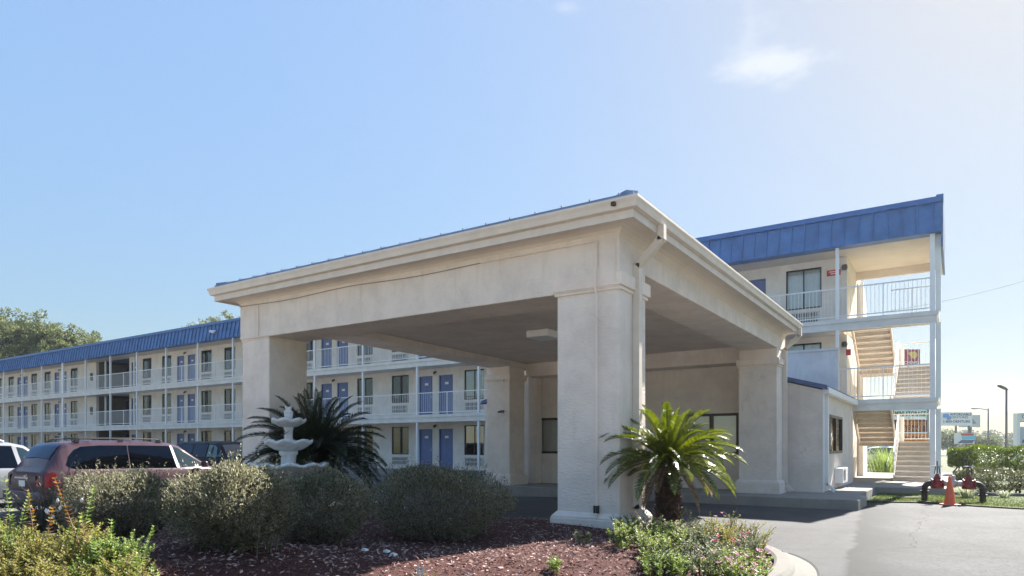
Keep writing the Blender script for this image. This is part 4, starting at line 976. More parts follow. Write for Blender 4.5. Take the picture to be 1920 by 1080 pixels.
# ------------------------------------------------------------------ plants
def sago(name, label, loc, th, tr, nf, L, mat, droop, seed, dead=0, lean=0):
    root = thing(name, label, 'palm', loc, absolute=False); r = np.random.default_rng(seed)
    # shaggy trunk
    m = MB(); m.lathe([(tr, -.1), (tr, th * .15), (tr, th * .5), (tr * 1.0, th * .85), (tr * .8, th), (.02, th + .06)], 20)
    t = m.build('trunk', M['trunkhair'], root, loc=(0, 0, 0), smooth=True)
    n = int(1500 * th); a = r.uniform(0, 2 * np.pi, n); z = r.uniform(-.03, th, n); rr = tr * (1.05 - .1 * z / th)
    P = np.stack([rr * np.cos(a), rr * np.sin(a), z], 1); D = np.stack([np.cos(a), np.sin(a), r.uniform(.1, 1.3, n)], 1) + r.normal(size=(n, 3)) * .25
    V, F = leaves(P, D, r.uniform(.04, .10, n), r.uniform(.015, .04, n), np.stack([-np.sin(a), np.cos(a), 0 * a], 1) * 0 + np.array([0, 0, 1]) + r.normal(size=(n, 3)) * .2)
    fastmesh('leaf_bases', V, F, M['trunkhair'], t, loc=(0, 0, 0))
    def fronds(cnt, e0, e1, Ls, name_, mat_, dr):
        parts = []; ribs = MB()
        for i in range(cnt):
            az = i * 2.39996 + r.uniform(-.25, .25); u = (i + .5) / cnt; el = math.radians(e0 + (e1 - e0) * u ** .8 + r.uniform(-7, 7)); ln = L * Ls * r.uniform(.88, 1.08) * (.80 + .20 * min(1, u / .45))
            d = np.array([math.cos(az) * math.cos(el), math.sin(az) * math.cos(el), math.sin(el)]); p = np.array([math.cos(az) * tr * .35, math.sin(az) * tr * .35, th - .02 + .06 * (1 - u)])
            seg = 26; pts = [p.copy()]; ds = []
            g_ = dr * (1.0 - .1 * math.sin(el)) / seg
            side0 = np.array([-math.sin(az), math.cos(az), 0]) ; tw = r.uniform(-.4, .4)
            for k in range(seg):
                d = d + np.array([0, 0, -g_ * (.4 + 1.5 * k / seg)]) + side0 * tw * .01; d /= np.linalg.norm(d); p = p + d * ln / seg; pts.append(p.copy()); ds.append(d.copy())
            ribs.tube(pts[::3] + [pts[-1]], [.012 * (1 - .8 * k / (len(pts[::3]))) for k in range(len(pts[::3]) + 1)], 5, cap=False)
            nl = 72; tt = np.linspace(.10, .995, nl); idx = np.minimum((tt * seg).astype(int), seg - 1); fr = tt * seg - idx
            A = np.array(pts); Dm = np.array(ds); base = A[idx] + (A[idx + 1] - A[idx]) * fr[:, None]; dd = Dm[idx]
            sd = unit(np.cross(dd, np.array([0, 0, 1.]) + 1e-3)); up = unit(np.cross(sd, dd))
            ll = ln * .14 * np.sin(np.clip((tt - .02) * 1.06, 0, 1) * np.pi) ** .55 * (.75 + .25 * r.random(nl)) + .015
            for s in (1, -1):
                D = sd * s * .82 + up * .42 + dd * (.35 + .5 * tt[:, None]) + r.normal(size=(nl, 3)) * .06
                parts.append(leaves(base, D, ll, ln * .0115, up + sd * s * -.5))
        V, F = join(parts); o = fastmesh(name_, V, F, mat_, root, loc=(0, 0, 0)); rb = ribs.build('ribs', mat_, o, loc=(0, 0, 0), fixn=False)
        return o
    fronds(nf, 84, droop, 1.0, 'crown', mat, 1.15)
    if dead: fronds(dead, -12, -50, .8, 'dead_fronds', M['frondbrown'], .9)
    return root
pp_ = at(1253, 9.0); pp_.z = bed_z(pp_.x, pp_.y) - .02
sago('sago_palm', 'bright green sago palm with a shaggy brown trunk in front of the near column', pp_, 1.0, .138, 84, .97, M['frond'], -5, 4, dead=10)
pl = at(590, 12.2); pl.z = bed_z(pl.x, pl.y) - .02
sago('sago_palm', 'dark shaded sago palm behind the white fountain', pl, .95, .2, 92, 1.45, M['frondshaded'], -14, 9, dead=6)

def shrub(name, label, px, d, w, dp, h, n, seed, mat, group=None, leaf=(.022, .045), flat=2.6, twigs=46, spiky=.12):
    base = at(px, d); base.z = bed_z(base.x, base.y) - .03
    root = thing(name, label, 'shrub', base, TH, group, absolute=False); r = np.random.default_rng(seed)
    ph = r.uniform(0, 6, 6)
    def surf(D):   # radius multiplier of a boxy ellipsoid with lumps
        q = (np.abs(D[:, 0]) ** flat + np.abs(D[:, 1]) ** flat + np.abs(D[:, 2]) ** flat) ** (-1 / flat)
        lump = .13 * np.sin(D[:, 0] * 5 + ph[0]) * np.sin(D[:, 1] * 4.3 + ph[1]) + .06 * np.sin(D[:, 2] * 7 + ph[2] + D[:, 0] * 4) + .045 * np.sin(D[:, 0] * 13 + ph[3]) * np.sin(D[:, 2] * 11 + ph[4]) * np.sin(D[:, 1] * 12 + ph[5])
        return q * (1 + lump)
    D = unit(r.normal(size=(n, 3))); D[:, 2] = np.where(D[:, 2] < -.75, -D[:, 2], D[:, 2])
    u = 1 - r.random(n) ** 1.7 * .5
    cl = np.sin(D[:, 0] * 23 + ph[1]) * np.sin(D[:, 1] * 21 + ph[2]) * np.sin(D[:, 2] * 25 + ph[0]); keep = r.random(n) < np.clip(.62 + cl * 1.5, .10, 1); D = D[keep]; u = u[keep]; n = len(D)
    Rr = surf(D) * u; sc = np.array([w / 2, dp / 2, h * .52]); P = D * Rr[:, None] * sc + (0, 0, h * .50); q_ = np.clip(P[:, 2] / (h * .5), 0, 1); P[:, :2] *= (.42 + .58 * q_ ** .6)[:, None]
    ok = P[:, 2] > .02; P = P[ok]; D = D[ok]; n = len(P)
    dirs = D * .8 + (0, 0, .55) + r.normal(size=(n, 3)) * .55
    V, F = leaves(P, dirs, r.uniform(*leaf, n), r.uniform(leaf[0] * .3, leaf[0] * .55, n), r.normal(size=(n, 3)))
    # fresh sprigs standing out of the clipped surface
    k = int(n * spiky / 10); Ds = unit(r.normal(size=(k, 3)) * (1, 1, .7) + (0, 0, .55)); Pb = Ds * surf(Ds)[:, None] * sc * .97 + (0, 0, h * .5); Ln = r.uniform(.04, .19, k)
    up = unit(Ds * .5 + (0, 0, .8) + r.normal(size=(k, 3)) * .25); sp = []
    for q in range(8):
        t = (q + 1) / 8; sp.append(leaves(Pb + up * (Ln * t)[:, None], up * .7 + r.normal(size=(k, 3)) * .6, r.uniform(*leaf, k) * .85, leaf[0] * .4, r.normal(size=(k, 3))))
    V, F = join([(V, F)] + sp)
    fastmesh('foliage', V, F, mat, root, loc=(0, 0, 0))
    m = MB()
    for i in range(twigs):
        a = r.uniform(0, 6.28); e = r.uniform(.25, 1.35); dr = np.array([math.cos(a) * math.cos(e) * w / 2, math.sin(a) * math.cos(e) * dp / 2, math.sin(e) * h * .95]); p0 = np.array([math.cos(a) * .05 * w, math.sin(a) * .05 * dp, 0]); mid = p0 + dr * .5 + r.normal(size=3) * .06
        m.tube([p0, mid, p0 + dr * .93], [.016, .010, .004], 5, cap=False)
    m.build('branches', M['twig'], root, loc=(0, 0, 0), fixn=False)
    return root
GS = 'clipped shrubs along the mulch bed'
shrub('clipped_shrub', 'rounded clipped shrub with a sunlit left crown, beside the maroon minivan', 236, 6.7, 1.02, .95, .66, 42000, 21, M['bush'], GS)
shrub('clipped_shrub', 'wide clipped shrub in front of the white fountain, sunlit at its upper left', 436, 5.7, .92, .9, .68, 44000, 22, M['bush'], GS)
shrub('clipped_shrub', 'shaded clipped shrub below the fountain, right of the half sunlit one', 600, 6.9, 1.0, 1.0, .70, 42000, 23, M['bush'], GS)
shrub('clipped_shrub', 'dark clipped shrub in full shade between the fountain and the near column', 820, 7.9, 1.66, 1.25, .84, 60000, 24, M['bush'], GS)
# dry twiggy shrub
def twiggy(px, d, w, h):
    base = at(px, d); base.z = bed_z(base.x, base.y) - .02
    root = thing('twiggy_shrub', 'gray half bare twiggy shrub behind the maroon minivan bumper', 'shrub', base, absolute=False); r = np.random.default_rng(3); m = MB(); P = []; D = []
    for i in range(150):
        a = r.uniform(0, 6.28); e = r.uniform(.35, 1.4); L = h * r.uniform(.6, 1.1); p = np.array([r.normal() * .06, r.normal() * .06, 0.]); d_ = np.array([math.cos(a) * math.cos(e) * w / h * .8, math.sin(a) * math.cos(e) * w / h * .8, math.sin(e)]); pts = [p]
        for k in range(5):
            d_ = d_ + r.normal(size=3) * .14; p = p + d_ * L / 5; pts.append(p)
            for q in range(9):
                P.append(p - d_ * L / 5 * r.random()); D.append(d_ + r.normal(size=3) * .5)
        m.tube(pts, [.008, .007, .006, .005, .004, .002], 4, cap=False)
    m.build('branches', M['dry'], root, loc=(0, 0, 0), fixn=False)
    n = len(P); V, F = leaves(np.array(P), np.array(D), r.uniform(.02, .06, n), .008); fastmesh('foliage', V, F, M['dry'], root, loc=(0, 0, 0))
twiggy(98, 7.6, .70, .66)

# weeds: leafy upright stems
def weedmesh(seed, nst, h, spread, leafL, pairs, shoots=5):
    r = np.random.default_rng(seed); parts = []; m = MB()
    for i in range(nst):
        a = r.uniform(0, 6.28); q = spread * math.sqrt(r.random()); p = np.array([math.cos(a) * q, math.sin(a) * q, 0.]); hh = h * r.uniform(.6, 1.05); ln = np.array([math.cos(a) * .25 * q / spread + r.normal() * .07, math.sin(a) * .25 * q / spread + r.normal() * .07, 1.])
        tip = p + ln * hh; m.tube([p, p + ln * hh * .5 + r.normal(size=3) * .01, tip], [.005, .004, .0015], 4, cap=False)
        k = int(pairs * hh / h); t = np.repeat(np.linspace(.12, 1, k), 3); n = len(t); P = p + ln * hh * t[:, None]; az = np.arange(n) * 2.1 + r.uniform(0, 6)
        D = np.stack([np.cos(az), np.sin(az), .25 + .5 * t ** 3 + r.normal(size=n) * .2], 1); parts.append(leaves(P, D, leafL * (1.1 - .55 * t) * r.uniform(.7, 1.2, n), leafL * .30, np.array([0, 0, 1.]) + r.normal(size=(n, 3)) * .35))
        # side shoots
        for s in range(shoots):
            t0 = r.uniform(.25, .8); az = r.uniform(0, 6.28); b0 = p + ln * hh * t0; dd = np.array([math.cos(az), math.sin(az), .9]); L2 = hh * .26; kk_ = 12; t2 = np.repeat(np.linspace(.15, 1, kk_), 2)
            P = b0 + dd * L2 * t2[:, None]; az2 = np.arange(len(t2)) * 2.3; D = np.stack([np.cos(az2), np.sin(az2), .4 + 0 * az2], 1) + dd * .4
            parts.append(leaves(P, D, leafL * .7 * (1.1 - .5 * t2), leafL * .24, np.array([0, 0, 1.]) + r.normal(size=(len(t2), 3)) * .35))
            m.tube([b0, b0 + dd * L2], [.003, .001], 3, cap=False)
    return join(parts), m
def weed(label, px, d, mat, seed, nst, h, spread, leafL, pairs, cat='weed', name='leafy_weed', group=None, z=None, shoots=5):
    b = at(px, d); b.z = (bed_z(b.x, b.y) if z is None else z) - .02
    root = thing(name, label, cat, b, random.uniform(0, 6), group, absolute=False)
    (V, F), m = weedmesh(seed, nst, h, spread, leafL, pairs, shoots)
    fastmesh('leaves', V, F, mat, root, loc=(0, 0, 0)); m.build('stems', M['twig'] if mat is M['weedred'] else mat, root, loc=(0, 0, 0), fixn=False); return root
GW = 'golden weeds massed at the front left of the bed'
LW = 'golden green leafy weed in the sunlit mass at the front left of the bed'
protos = [weed(LW, 40, 4.6, M['weed'], 51, 18, .36, .20, .038, 20, group=GW), weed(LW, 120, 4.7, M['weed'], 52, 18, .38, .21, .038, 20, group=GW), weed(LW, 200, 4.4, M['weedgreen'], 53, 17, .33, .20, .04, 18, group=GW)]
spots = [(-40, 4.9), (0, 4.1), (10, 4.9), (60, 4.0), (75, 4.8), (100, 4.3), (125, 3.9), (150, 4.8), (165, 4.3), (190, 4.6), (215, 4.0), (230, 4.3), (150, 3.7), (258, 4.0), (30, 3.7), (90, 3.5), (195, 3.6), (-30, 4.3), (-20, 3.7), (215, 4.7), (45, 4.3), (140, 4.3)]
for i, (px, d) in enumerate(spots):
    b = at(px, d); o = copy_tree(protos[(0, 1, 0, 1, 2)[i % 5]]); o.location = (b.x, b.y, bed_z(b.x, b.y) - .02); o.rotation_euler = (0, 0, random.uniform(0, 6.28)); s = random.uniform(.82, 1.08); o.scale = (s, s, s)
for lab, px, d, mat, h, sd in (('tallest green weed spike with rusty base, left of the twiggy shrub', 45, 4.6, 'weedgreen', .80, 61), ('rusty red weed spike second from the left in the sunlit weeds', 78, 4.7, 'weedred', .64, 62), ('tall green weed spike left of the white blooms', 130, 4.6, 'weedgreen', .70, 63),
        ('tall weed spike with a rusty lower stem, right of the white blooms', 179, 4.6, 'weedred', .74, 64), ('short upright green weed right of the rusty stemmed spike', 206, 4.5, 'weedgreen', .54, 65), ('green weed spike at the right edge of the sunlit weeds', 232, 4.4, 'weedgreen', .56, 66), ('lone green weed spike beside the bright broad leaved plant', 272, 4.2, 'weedgreen', .46, 67), ('lone yellowish weed spike in the shaded mulch at the bottom', 446, 4.3, 'weed', .40, 68), ('green weed spike at the far left edge of the photo', 8, 4.7, 'weedgreen', .60, 69)):
    weed(lab, px, d, M[mat], sd, 2, h, .008, .055, 26, name='weed_spike', shoots=0)
weed('bright green broad leaved plant at the right end of the sunlit weeds', 306, 3.75, M['leafy'], 71, 10, .34, .11, .06, 9, cat='plant', name='broad_leaved_plant')
# white blooms by the bush
def blooms(px, d, z0):
    b = at(px, d); b.z = bed_z(b.x, b.y); root = thing('white_flowers', 'cluster of white blooms between the twiggy shrub and the sunlit clipped shrub', 'flowers', b, absolute=False); r = np.random.default_rng(8)
    m = MB()
    for i in range(12):
        q = MB(); p = np.array([r.normal() * .11, r.normal() * .11, z0 + r.normal() * .06]); m.tube([(p[0] * .2, p[1] * .2, 0), (p[0] * .7, p[1] * .7, p[2] * .6), p], .005, 4); q.lathe([(.001, -.022), (.010, -.012), (.014, .006), (.007, .024), (.001, .028)], 9, p); q.build('bloom', M['plate'], root, loc=(0, 0, 0), smooth=True)
    m.build('stems', M['twig'], root, loc=(0, 0, 0))
blooms(150, 6.4, .30)
weed('pale straggly low shrub in the shaded mulch at the bottom left of centre', 470, 5.6, M['bush'], 73, 16, .36, .26, .04, 18, cat='shrub', name='straggly_shrub')
# flower bed below the near palm
GF = 'bedding plants at the tip of the island'
def bedding(label, px, d, mat, seed, nst, h, spread, flowers, leafL=.045):
    b = at(px, d); b.z = bed_z(b.x, b.y) - .02
    root = thing('bedding_plant', label, 'flowering plant' if flowers else 'bedding plant', b, random.uniform(0, 6), GF, absolute=False)
    (V, F), m = weedmesh(seed, nst, h, spread, leafL, 13); fastmesh('leaves', V, F, mat, root, loc=(0, 0, 0)); m.build('stems', mat, root, loc=(0, 0, 0), fixn=False)
    if flowers:
        r = np.random.default_rng(seed); mt_, k = flowers
        for i in range(k):
            P = []; D = []; a = r.uniform(0, 6.28); q = spread * 1.15 * math.sqrt(r.random()); c = np.array([math.cos(a) * q, math.sin(a) * q, h * r.uniform(.75, 1.05)])
            for e in range(9):
                az = e * 2 * math.pi / 9; P.append(c + r.normal(size=3) * .006); D.append((math.cos(az), math.sin(az), .35))
            V, F = leaves(np.array(P), np.array(D), .024, .018, np.tile((0, 0, 1.), (len(P), 1))); fastmesh('bloom', V, F, mt_, root, loc=(0, 0, 0))
    return root
fl_spots = [('fresh green bedding plant with pale pink blooms at the foot of the near column', 1195, 7.9, 'flowerleaf', .30, .22, ('pink', 4)), ('lime green bedding plant in front of the palm trunk', 1245, 7.7, 'flowerleaf', .27, .22, ('pink', 5)),
    ('lime green bedding plant at the left front corner of the flower bed', 1190, 7.2, 'flowerleaf', .30, .22, None), ('bright green bedding plant in the middle of the flower bed', 1240, 6.9, 'flowerleaf', .32, .24, None), ('grayish leaved bedding plant right of the palm trunk', 1300, 7.6, 'sage', .32, .22, None),
    ('straw coloured bedding plant behind the magenta blooms', 1330, 8.2, 'weed', .42, .24, ('pink', 2)), ('straw coloured bedding plant nearest the kerb corner', 1385, 8.0, 'weed', .40, .24, ('pink', 3)), ('leafy bedding plant carrying magenta blooms', 1370, 7.2, 'sage', .38, .22, ('magenta', 12)),
    ('green bedding plant with pink blooms along the kerb', 1405, 6.9, 'flowerleaf', .30, .2, ('pink', 14)), ('low green bedding plant with purple pink blooms at the bottom edge', 1340, 6.55, 'flowerleaf', .30, .22, ('pink', 12)), ('grayish bedding plant at the bottom edge of the flower bed', 1290, 6.6, 'sage', .32, .24, None), ('low pink flowered bedding plant at the tip of the island', 1390, 6.4, 'flowerleaf', .26, .2, ('pink', 16)), ('yellow green bedding plant at the bottom of the flower bed', 1250, 6.4, 'weedgreen', .26, .22, None), ('bedding plant with rusty yellow leaves in the centre right', 1345, 7.7, 'weed', .36, .2, None)]
for i, (lab, px, d, mt_, h, sp, fl) in enumerate(fl_spots):
    bedding(lab, px, d, M[mt_], 80 + i, 20, h, sp, (M[fl[0]], fl[1]) if fl else None)
weed('tall thin seed stalk rising above the flower bed', 1290, 8.0, M['weed'], 95, 1, .62, .005, .025, 16, name='seed_stalk', cat='stalk')
for i, (px, d, h) in enumerate(((1308, 8.2, .56), (1362, 8.2, .55), (1400, 8.1, .55), (1412, 7.9, .5))):
    weed(('thin dry stalk just right of the palm trunk', 'thin dry stalk in the middle of the straw coloured plants', 'thin dry stalk at the right of the flower bed', 'branching dry stalk nearest the drive')[i], px, d, M['dry'], 96 + i, 2, h, .02, .02, 14, name='dry_stalk', cat='stalk')
weed('small green seedling alone in the sunlit mulch', 1043, 6.1, M['flowerleaf'], 101, 6, .17, .07, .04, 8, name='seedling', cat='plant')
weed('small gray seedling at the edge of the column shadow', 1090, 7.3, M['sage'], 102, 6, .16, .09, .035, 8, name='seedling', cat='plant')
# blades and perforated stakes at the bottom edge
def blades(name, label, px, d, n, h, mat, sp, z=None, w=.012, cat='grass', out=.5):
    b = at(px, d); b.z = (bed_z(b.x, b.y) if z is None else z) - .02; root = thing(name, label, cat, b, absolute=False); r = np.random.default_rng(int(px)); Vs = []; Fs = []; o = 0
    for i in range(n):
        a = r.uniform(0, 6.28); L = h * r.uniform(.6, 1.15); dr = np.array([math.cos(a), math.sin(a)]); k = 8; p = np.array([dr[0] * sp * .25 * r.random(), dr[1] * sp * .25 * r.random(), 0]); v = np.array([dr[0] * .35 * r.random(), dr[1] * .35 * r.random(), 1.]); sd = np.array([-dr[1], dr[0], 0]); rows_ = []
        for j in range(k + 1):
            t = j / k; ww = w * (1 - t) ** .7 + .001; rows_ += [p - sd * ww, p + sd * ww]; v = v + np.array([dr[0], dr[1], -.9]) * out * t * 2.2 / k; p = p + v / np.linalg.norm(v) * L / k
        Vs += rows_; Fs += [(o + 2 * j, o + 2 * j + 1, o + 2 * j + 3, o + 2 * j + 2) for j in range(k)]; o += len(rows_)
    fastmesh('blades', np.array(Vs), np.array(Fs), mat, root, loc=(0, 0, 0)); return root
blades('grass_tuft', 'yellow green blades by the perforated stakes at the bottom edge', 800, 5.3, 9, .24, M['reed'], .3, w=.006)
for px, lab in ((788, 'left perforated metal stake at the bottom edge of the photo'), (878, 'right perforated metal stake at the bottom edge of the photo')):
    b = at(px, 5.35); b.z = bed_z(b.x, b.y); root = thing('metal_stake', lab, 'stake', b, TH + .3, absolute=False)
    m = MB(); m.box(-.028, -.004, -.1, -.012, .004, .20); m.box(.012, -.004, -.1, .028, .004, .20)
    for k in range(11): m.box(-.012, -.004, -.06 + k * .024, .012, .004, -.05 + k * .024)
    m.build('post', M['steel'], root, loc=(0, 0, 0))
for px, d, lab in ((684, 6.3, 'largest scrap of white litter lying on the shaded mulch'), (725, 6.35, 'white litter scrap right of the largest one'), (738, 6.15, 'white litter scrap nearest the perforated stakes')):
    b = at(px, d); b.z = bed_z(b.x, b.y) + .015; m = MB(); m.hexa([(-.03, -.02, 0), (.03, -.024, 0), (.034, .02, .004), (-.026, .022, 0), (-.026, -.016, .02), (.024, -.02, .026), (.03, .014, .018), (-.02, .018, .024)])
    o = m.build('litter', M['plate']); o.location = b; tag(o, lab, 'litter')

# ------------------------------------------------------------------ yard at the right
def hedge(name, label, x0, x1, y0, y1, z0, zb, zt, n, mat, seed, stems, leaf):
    root = thing(name, label, 'hedge', ((x0 + x1) / 2, (y0 + y1) / 2, z0), absolute=False); r = np.random.default_rng(seed); cx, cy = (x1 - x0) / 2, (y1 - y0) / 2
    u = r.uniform(-1, 1, (n, 3)); k = r.integers(0, 3, n); sgn = np.sign(r.normal(size=n)); dep = 1 - .5 * r.random(n) ** 2
    for i in range(3): u[k == i, i] = (sgn * dep)[k == i]
    lump = 1 + .16 * np.sin(u[:, 0] * cx * 4 + seed) + .10 * np.sin(u[:, 0] * cx * 9 + u[:, 1] * 2) + .06 * np.sin(u[:, 1] * 9 + u[:, 0] * 7)
    hz = (zt - zb) / 2; P = np.stack([u[:, 0] * cx, u[:, 1] * cy * lump, u[:, 2] * hz * lump + zb + hz - z0], 1)
    rnd = (np.abs(u[:, 0]) ** 6 + np.abs(u[:, 2]) ** 4 > 1.35); P = P[~rnd]; n = len(P)
    V, F = leaves(P, unit(P * (.3, .5, .2)) * .4 + (0, -.1, .5) + r.normal(size=(n, 3)) * .6, r.uniform(*leaf, n), r.uniform(leaf[0] * .5, leaf[0] * .8, n)); fastmesh('foliage', V, F, mat, root, loc=(0, 0, 0))
    m = MB()
    for i in range(stems):
        x = r.uniform(-cx * .9, cx * .9); y = r.uniform(-cy * .4, cy * .4); m.tube([(x, y, -.05), (x + r.normal() * .08, y + r.normal() * .08, (zb - z0) * .6), (x + r.normal() * .22, y + r.normal() * .15, zb - z0 + hz)], [.03, .024, .012], 6, cap=False)
    m.build('stems', M['bark'], root, loc=(0, 0, 0), fixn=False); return root
hedge('tall_hedge', 'tall leggy hedge with glossy yellow green top right of the stair tower', -.25, 3.7, 32.6, 34.2, .0, .45, 1.28, 22000, M['hedge'], 5, 34, (.06, .12))
hedge('low_hedge', 'low clipped hedge in front of the tall hedge', -.02, 3.6, 23.2, 24.3, .0, .10, .66, 22000, M['hedge2'], 6, 30, (.035, .07))
blades('reed_clump', 'tall pale green grass clump seen through the stair tower', 1662, 33.5, 420, 1.45, M['reed'], 4.2, z=.0, w=.016, out=.6)
blades('striped_grass_plant', 'white striped grass plant behind the dark red valve pipes', 1813, 17.8, 150, .42, M['liriope'], .8, z=-.03, w=.010, out=.9)
blades('striped_grass_plant', 'smaller white striped grass plant near the pale kerb', 1885, 17.6, 90, .28, M['liriope'], .5, z=-.03, w=.009, out=1.0)
# backflow preventer
bp = at(1738, 16.9); bq = at(1838, 16.4); dirv = (bq - bp); ang = math.atan2(dirv.y, dirv.x); Lb = dirv.length
bf = thing('backflow_preventer', 'pipe arch with two dark red gate valves beside the orange cone', 'pipe valve', (bp.x, bp.y, -.05), ang, absolute=False)
za = .47; xl, xr = -.05, Lb + .05
def arc(cx, cz, r, a0, a1, n=8): return [(cx + r * math.cos(math.radians(a0 + (a1 - a0) * i / n)), 0, cz + r * math.sin(math.radians(a0 + (a1 - a0) * i / n))) for i in range(n + 1)]
m = MB(); m.tube([(xl, 0, -.1), (xl, 0, za - .14)] + arc(xl + .14, za - .14, .14, 180, 90) + [(xl + .25, 0, za)], .068, 14); m.lathe([(.10, -.02), (.10, .02)], 16, (xl, 0, .26)); m.lathe([(.068, -.02), (.10, -.02), (.10, .02), (.068, .02)], 16, (xl, 0, .26)); m.build('riser_pipe', M['pipe'], bf, loc=(0, 0, 0), smooth=False)
m = MB(); m.tube([(xr, 0, -.1), (xr, 0, za - .14)] + arc(xr - .14, za - .14, .14, 0, 90) + [(xr - .25, 0, za)], .068, 14); m.lathe([(.068, -.02), (.10, -.02), (.10, .02), (.068, .02)], 16, (xr, 0, .2)); m.build('riser_pipe', M['pipe'], bf, loc=(0, 0, 0))
vx = (xl + .27, xr - .28)
m = MB(); m.tube([(vx[0] + .1, 0, za), (vx[0] + .3, 0, za)], .07, 14); m.tube([(vx[0] + .28, 0, za), (vx[1] - .28, 0, za)], .10, 16); m.tube([(vx[1] - .3, 0, za), (vx[1] - .1, 0, za)], .07, 14); m.lathe([(.03, 0), (.05, .02), (.05, .12), (.0, .13)], 10, ((vx[0] + vx[1]) / 2, 0, za + .08))
m.build('check_valve_body', M['steel'], bf, loc=(0, 0, 0), smooth=True)
for x in vx:
    m = MB(); m.tube([(x - .13, 0, za), (x - .11, 0, za)], .125, 18); m.tube([(x + .11, 0, za), (x + .13, 0, za)], .125, 18); m.tube([(x - .12, 0, za), (x + .12, 0, za)], .095, 16)
    m.lathe([(.06, za - .135), (.145, za - .125), (.15, za - .07), (.125, za - .02), (.11, za + .05), (.115, za + .06), (.115, za + .085), (.085, za + .09), (.075, za + .15), (.05, za + .19), (.03, za + .24)], 18, (x, 0, 0)); v = m.build('gate_valve', M['red'], bf, loc=(0, 0, 0))
    q = MB()
    for s in (1, -1): q.bar((x + s * .06, 0, za + .24), (x + s * .035, 0, za + .42), .02, .02)
    q.tube([(x, 0, za + .25), (x, 0, za + .56)], .013, 8); q.build('valve_stem', M['pipe'], v, loc=(0, 0, 0))
    q = MB(); q.tube([(x + .11 * math.cos(a), .11 * math.sin(a), za + .43) for a in np.linspace(0, 2 * math.pi, 25)], .010, 6, cap=False)
    for a in (0, 1.57, 3.14, 4.71): q.tube([(x, 0, za + .43), (x + .11 * math.cos(a), .11 * math.sin(a), za + .43)], .008, 5)
    q.build('handwheel', M['steel'], v, loc=(0, 0, 0))
cp = at(1781, 16.0); cone = thing('traffic_cone', 'faded orange traffic cone in front of the valve pipes', 'traffic cone', (cp.x, cp.y, lot_z(cp.x, cp.y)), .5, absolute=False)
m = MB(); m.lathe([(.135, .03), (.12, .06), (.035, .66), (.025, .69), (.018, .69), (.016, .6)], 24); m.build('body', M['cone'], cone, loc=(0, 0, 0), smooth=True)
MB().box(-.17, -.17, 0, .17, .17, .035).build('base', M['cone'], cone, loc=(0, 0, 0), bevel=.02)
b = at(1705, 17.6); m = MB().box(-.3, -.10, -.02, .3, .10, .02); o = m.build('concrete_paver', M['kerb'], bevel=.01); o.location = b; o.rotation_euler = (0, 0, TH); tag(o, 'small pale flat paver in the shaded grass before the stairs', 'paver')

# ------------------------------------------------------------------ signs and lamps beyond
def face_at(px, d): p = at(px, d); return p, TH
def sign_root(name, label, px, d, rz=0): p = at(px, d, -.4); return thing(name, label, 'sign', p, TH + rz, absolute=False)
sc = 60 / FPX
def zz(py, d): return CZ + (836.6 - py) / FPX * d + .4
s = sign_root('reader_board_sign', 'reader board lettered MINI-STORAGE over orange panels, seen between the stair posts', 1707, 60)
k = 60 / FPX
m = MB(); m.box(-31 * k, 0, zz(840, 60), 31 * k, .2, zz(787, 60)); m.build('panel', M['browntx'], s, loc=(0, 0, 0))
m = MB(); m.box(-31 * k, -.02, zz(783, 60), 31 * k, .22, zz(765, 60)); m.build('top_panel', plain('pale_mint', (.55, .68, .62), .5), s, loc=(0, 0, 0))
m = MB(); m.box(31 * k, -.04, 0, 35 * k, .2, zz(765, 60)); m.box(-35 * k, -.04, 0, -31 * k, .2, zz(765, 60)); m.build('post', M['greytx'], s, loc=(0, 0, 0))
m = MB(); m.box(-31 * k, -.05, zz(787, 60), 31 * k, .1, zz(784, 60)); m.box(-31 * k, -.05, zz(813, 60), 31 * k, .0, zz(810, 60)); m.build('divider', M['signwhite'], s, loc=(0, 0, 0))
m = MB(); m.box(-30.5 * k, -.03, zz(839, 60), 30.5 * k, -.002, zz(814, 60)); m.build('orange_panel', M['orange'], s, loc=(0, 0, 0))
text('lettering', 'MINI-STORAGE', .55, M['black'], s, 0, -.03, zz(776, 60), 58 * k, bold=.01)
text('lettering', 'Buildings', .7, M['orange'], s, 2 * k, -.01, zz(793, 60), 52 * k)
text('lettering', '& Sheds', .6, M['orange'], s, 4 * k, -.01, zz(804, 60), 36 * k)
text('lettering', 'FOR SALE', .55, M['browntx'], s, 2 * k, -.04, zz(822, 60), 48 * k, bold=.01)
s = sign_root('fuel_station_sign', 'dark red sign lettered EL CHEAPO with a yellow emblem, behind the upper stair rail', 1705, 90); k = 90 / FPX
m = MB(); m.box(-20 * k, 0, zz(684, 90), 20 * k, .5, zz(655, 90)); m.build('panel', M['crimson'], s, loc=(0, 0, 0)); m = MB(); m.box(-1.5 * k, .1, 0, 1.5 * k, .4, zz(684, 90)); m.build('post', M['greytx'], s, loc=(0, 0, 0))
poly = [(-3, 662), (1, 660.5), (6, 659), (12, 660), (15, 664), (14, 669), (10, 673), (5, 671), (1, 667)]
m = MB().prism([(x * k, zz(y, 90)) for x, y in poly], 'y', -.03, -.002); m.build('emblem', M['yellow'], s, loc=(0, 0, 0))
text('lettering', 'EL CHEAPO', .5, M['signwhite'], s, 0, -.02, zz(680, 90), 37 * k, bold=.012)
s = sign_root('billboard', 'white billboard reading AFFORDABLE DENTURES on two posts', 1794, 120); k = 120 / FPX
m = MB(); m.box(-29 * k, 0, zz(798, 120), 29 * k, .4, zz(773, 120)); m.build('panel', M['signwhite'], s, loc=(0, 0, 0))
m = MB()
for x in (0, 24): m.box((x - 1) * k, .1, 0, (x + 1) * k, .4, zz(798, 120))
m.build('posts', M['lamp'], s, loc=(0, 0, 0))
